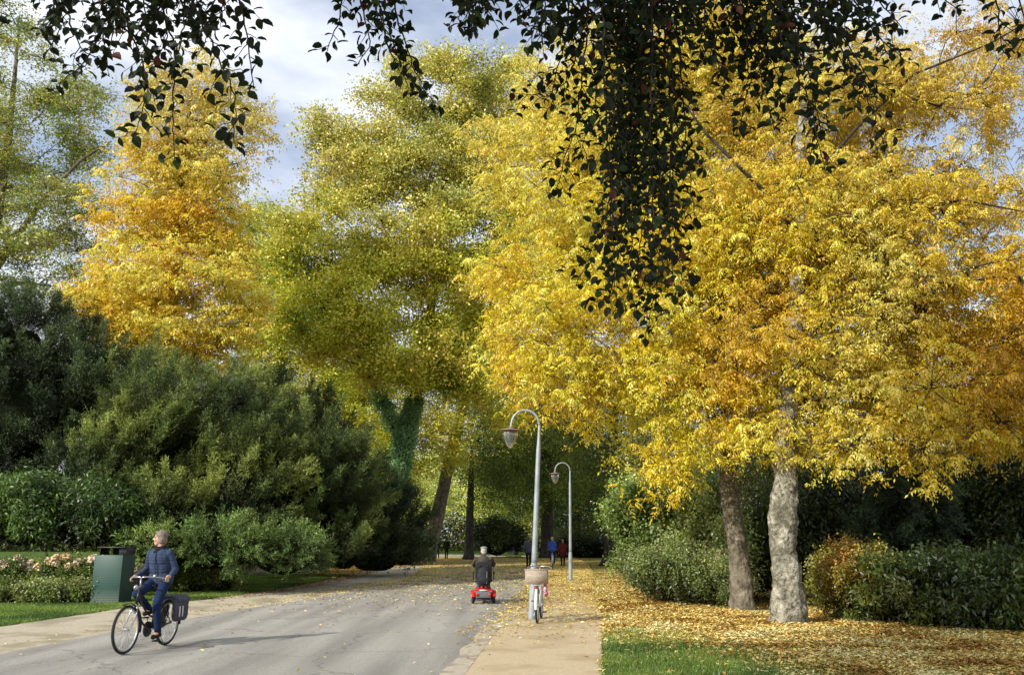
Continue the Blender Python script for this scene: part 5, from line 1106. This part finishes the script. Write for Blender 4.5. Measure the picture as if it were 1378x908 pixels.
for x,Y,lab,t,l,st,hg,hair in [(589,74,'distant walker in dark blue, left of the pair beside the leaning beech',(.03,.05,.08),(.03,.035,.05),.16,.97,(.1,.07,.05)),(601,73,'distant walker in black coat, right of the pair beside the leaning beech',(.02,.02,.02),(.02,.02,.02),.2,1.0,(.05,.04,.03)),
   (711,50,'walker in grey top and dark trousers left of the near lamp pole',(.08,.085,.10),(.02,.02,.022),.2,1.02,(.08,.06,.05)),(757,54,'walker in dark red coat right of the distant cyclist in blue',(.13,.02,.018),(.02,.015,.015),.15,.95,(.25,.18,.1))]:
    person((P(x,725,Y)[0],Y,.014),R(90+random.uniform(-12,12)),lab,walkpose(st,hg),mt(t,l,hair),vox=.02,group=None,long_coat=(x in (601,757)))
cb=(P(743,725,52)[0],52,.014)
bicycle(cb,R(88),'white and silver bicycle ridden by the distant cyclist in blue',WHT,crank=.5,name='bicycle')
person(cb,R(88),'distant cyclist in bright blue jacket seen from behind',ridepose(.5),dict(skin=SKIN2,top=cloth('jacket_bright_blue',(.05,.10,.42),0),legs=cloth('trousers_navy',(.02,.03,.08),0),shoe=GRIPM,hair=pmat('hair_fair',(.45,.33,.2),rough=.8)),vox=.02)

#==PROPS_END==
#==LIGHT==
SUN_EL=28.0; hx,hy=.72,.69   # direction the light travels over the ground
sd=Vector((hx,hy,0)).normalized()*math.cos(R(SUN_EL)); sd.z=-math.sin(R(SUN_EL))
sl=bpy.data.lights.new('sun','SUN'); sl.energy=5.0; sl.angle=R(.55); sl.color=(1,.965,.885)
so=bpy.data.objects.new('sun',sl); COL.objects.link(so); so.rotation_euler=sd.to_track_quat('-Z','Y').to_euler(); so.location=(-20,-20,30)
w=bpy.data.worlds.new('World'); sc.world=w; w.use_nodes=True; nt=w.node_tree; N=nt.nodes; L=nt.links; N.clear()
sk=N.new('ShaderNodeTexSky'); sk.sky_type='NISHITA'; sk.sun_disc=False; sk.sun_elevation=R(SUN_EL)
sk.sun_rotation=math.atan2(-sd.x,-sd.y); sk.air_density=1.0; sk.dust_density=1.2; sk.ozone_density=1.5
tc=N.new('ShaderNodeTexCoord'); mp=N.new('ShaderNodeMapping'); mp.inputs['Scale'].default_value=(1,1,2.2); mp.inputs['Location'].default_value=(.35,.1,.2); L.new(tc.outputs['Generated'],mp.inputs[0])
nz=N.new('ShaderNodeTexNoise'); nz.inputs['Scale'].default_value=2.1; nz.inputs['Detail'].default_value=8; nz.inputs['Roughness'].default_value=.52; L.new(mp.outputs[0],nz.inputs[0])
cr=N.new('ShaderNodeValToRGB'); cr.color_ramp.elements[0].position=.44; cr.color_ramp.elements[1].position=.60; L.new(nz.outputs[0],cr.inputs[0])
sp=N.new('ShaderNodeSeparateXYZ'); L.new(tc.outputs['Generated'],sp.inputs[0])
mr=N.new('ShaderNodeMapRange'); mr.inputs[1].default_value=.02; mr.inputs[2].default_value=.30; mr.inputs[3].default_value=.75; mr.inputs[4].default_value=0; L.new(sp.outputs[2],mr.inputs[0])
ad=N.new('ShaderNodeMath'); ad.operation='ADD'; ad.use_clamp=True; L.new(cr.outputs[0],ad.inputs[0]); L.new(mr.outputs[0],ad.inputs[1])
sc1=N.new('ShaderNodeVectorMath'); sc1.operation='SCALE'; sc1.inputs['Scale'].default_value=.12; L.new(sk.outputs[0],sc1.inputs[0])
mx=N.new('ShaderNodeMix'); mx.data_type='RGBA'; L.new(ad.outputs[0],mx.inputs[0]); L.new(sc1.outputs[0],mx.inputs[6]); mx.inputs[7].default_value=(.90,.92,.96,1)
base_mx=N.new('ShaderNodeMix'); base_mx.data_type='RGBA'; base_mx.inputs[0].default_value=.38; L.new(mx.outputs[2],base_mx.inputs[6]); base_mx.inputs[7].default_value=(.56,.62,.76,1)
bg=N.new('ShaderNodeBackground'); L.new(base_mx.outputs[2],bg.inputs[0]); bg.inputs[1].default_value=1.42
wo=N.new('ShaderNodeOutputWorld'); L.new(bg.outputs[0],wo.inputs[0])
# ------------------------------------------------------------------ camera
cam=bpy.data.cameras.new('camera'); co=bpy.data.objects.new('camera',cam); COL.objects.link(co)
cam.lens=36*F/1378; cam.sensor_width=36; cam.clip_end=2000; cam.clip_start=.1
co.location=(0,0,CH); co.rotation_euler=(math.pi/2+PIT,0,0); sc.camera=co
sc.view_settings.view_transform='Standard'; sc.view_settings.look='None'; sc.view_settings.exposure=0
cy=sc.cycles; cy.max_bounces=6; cy.diffuse_bounces=3; cy.glossy_bounces=2; cy.transmission_bounces=4; cy.transparent_max_bounces=6; cy.use_denoising=True; cy.caustics_reflective=False; cy.caustics_refractive=False
print('TOTAL polys',sum(len(o.data.polygons) for o in bpy.data.objects if o.type=='MESH'))
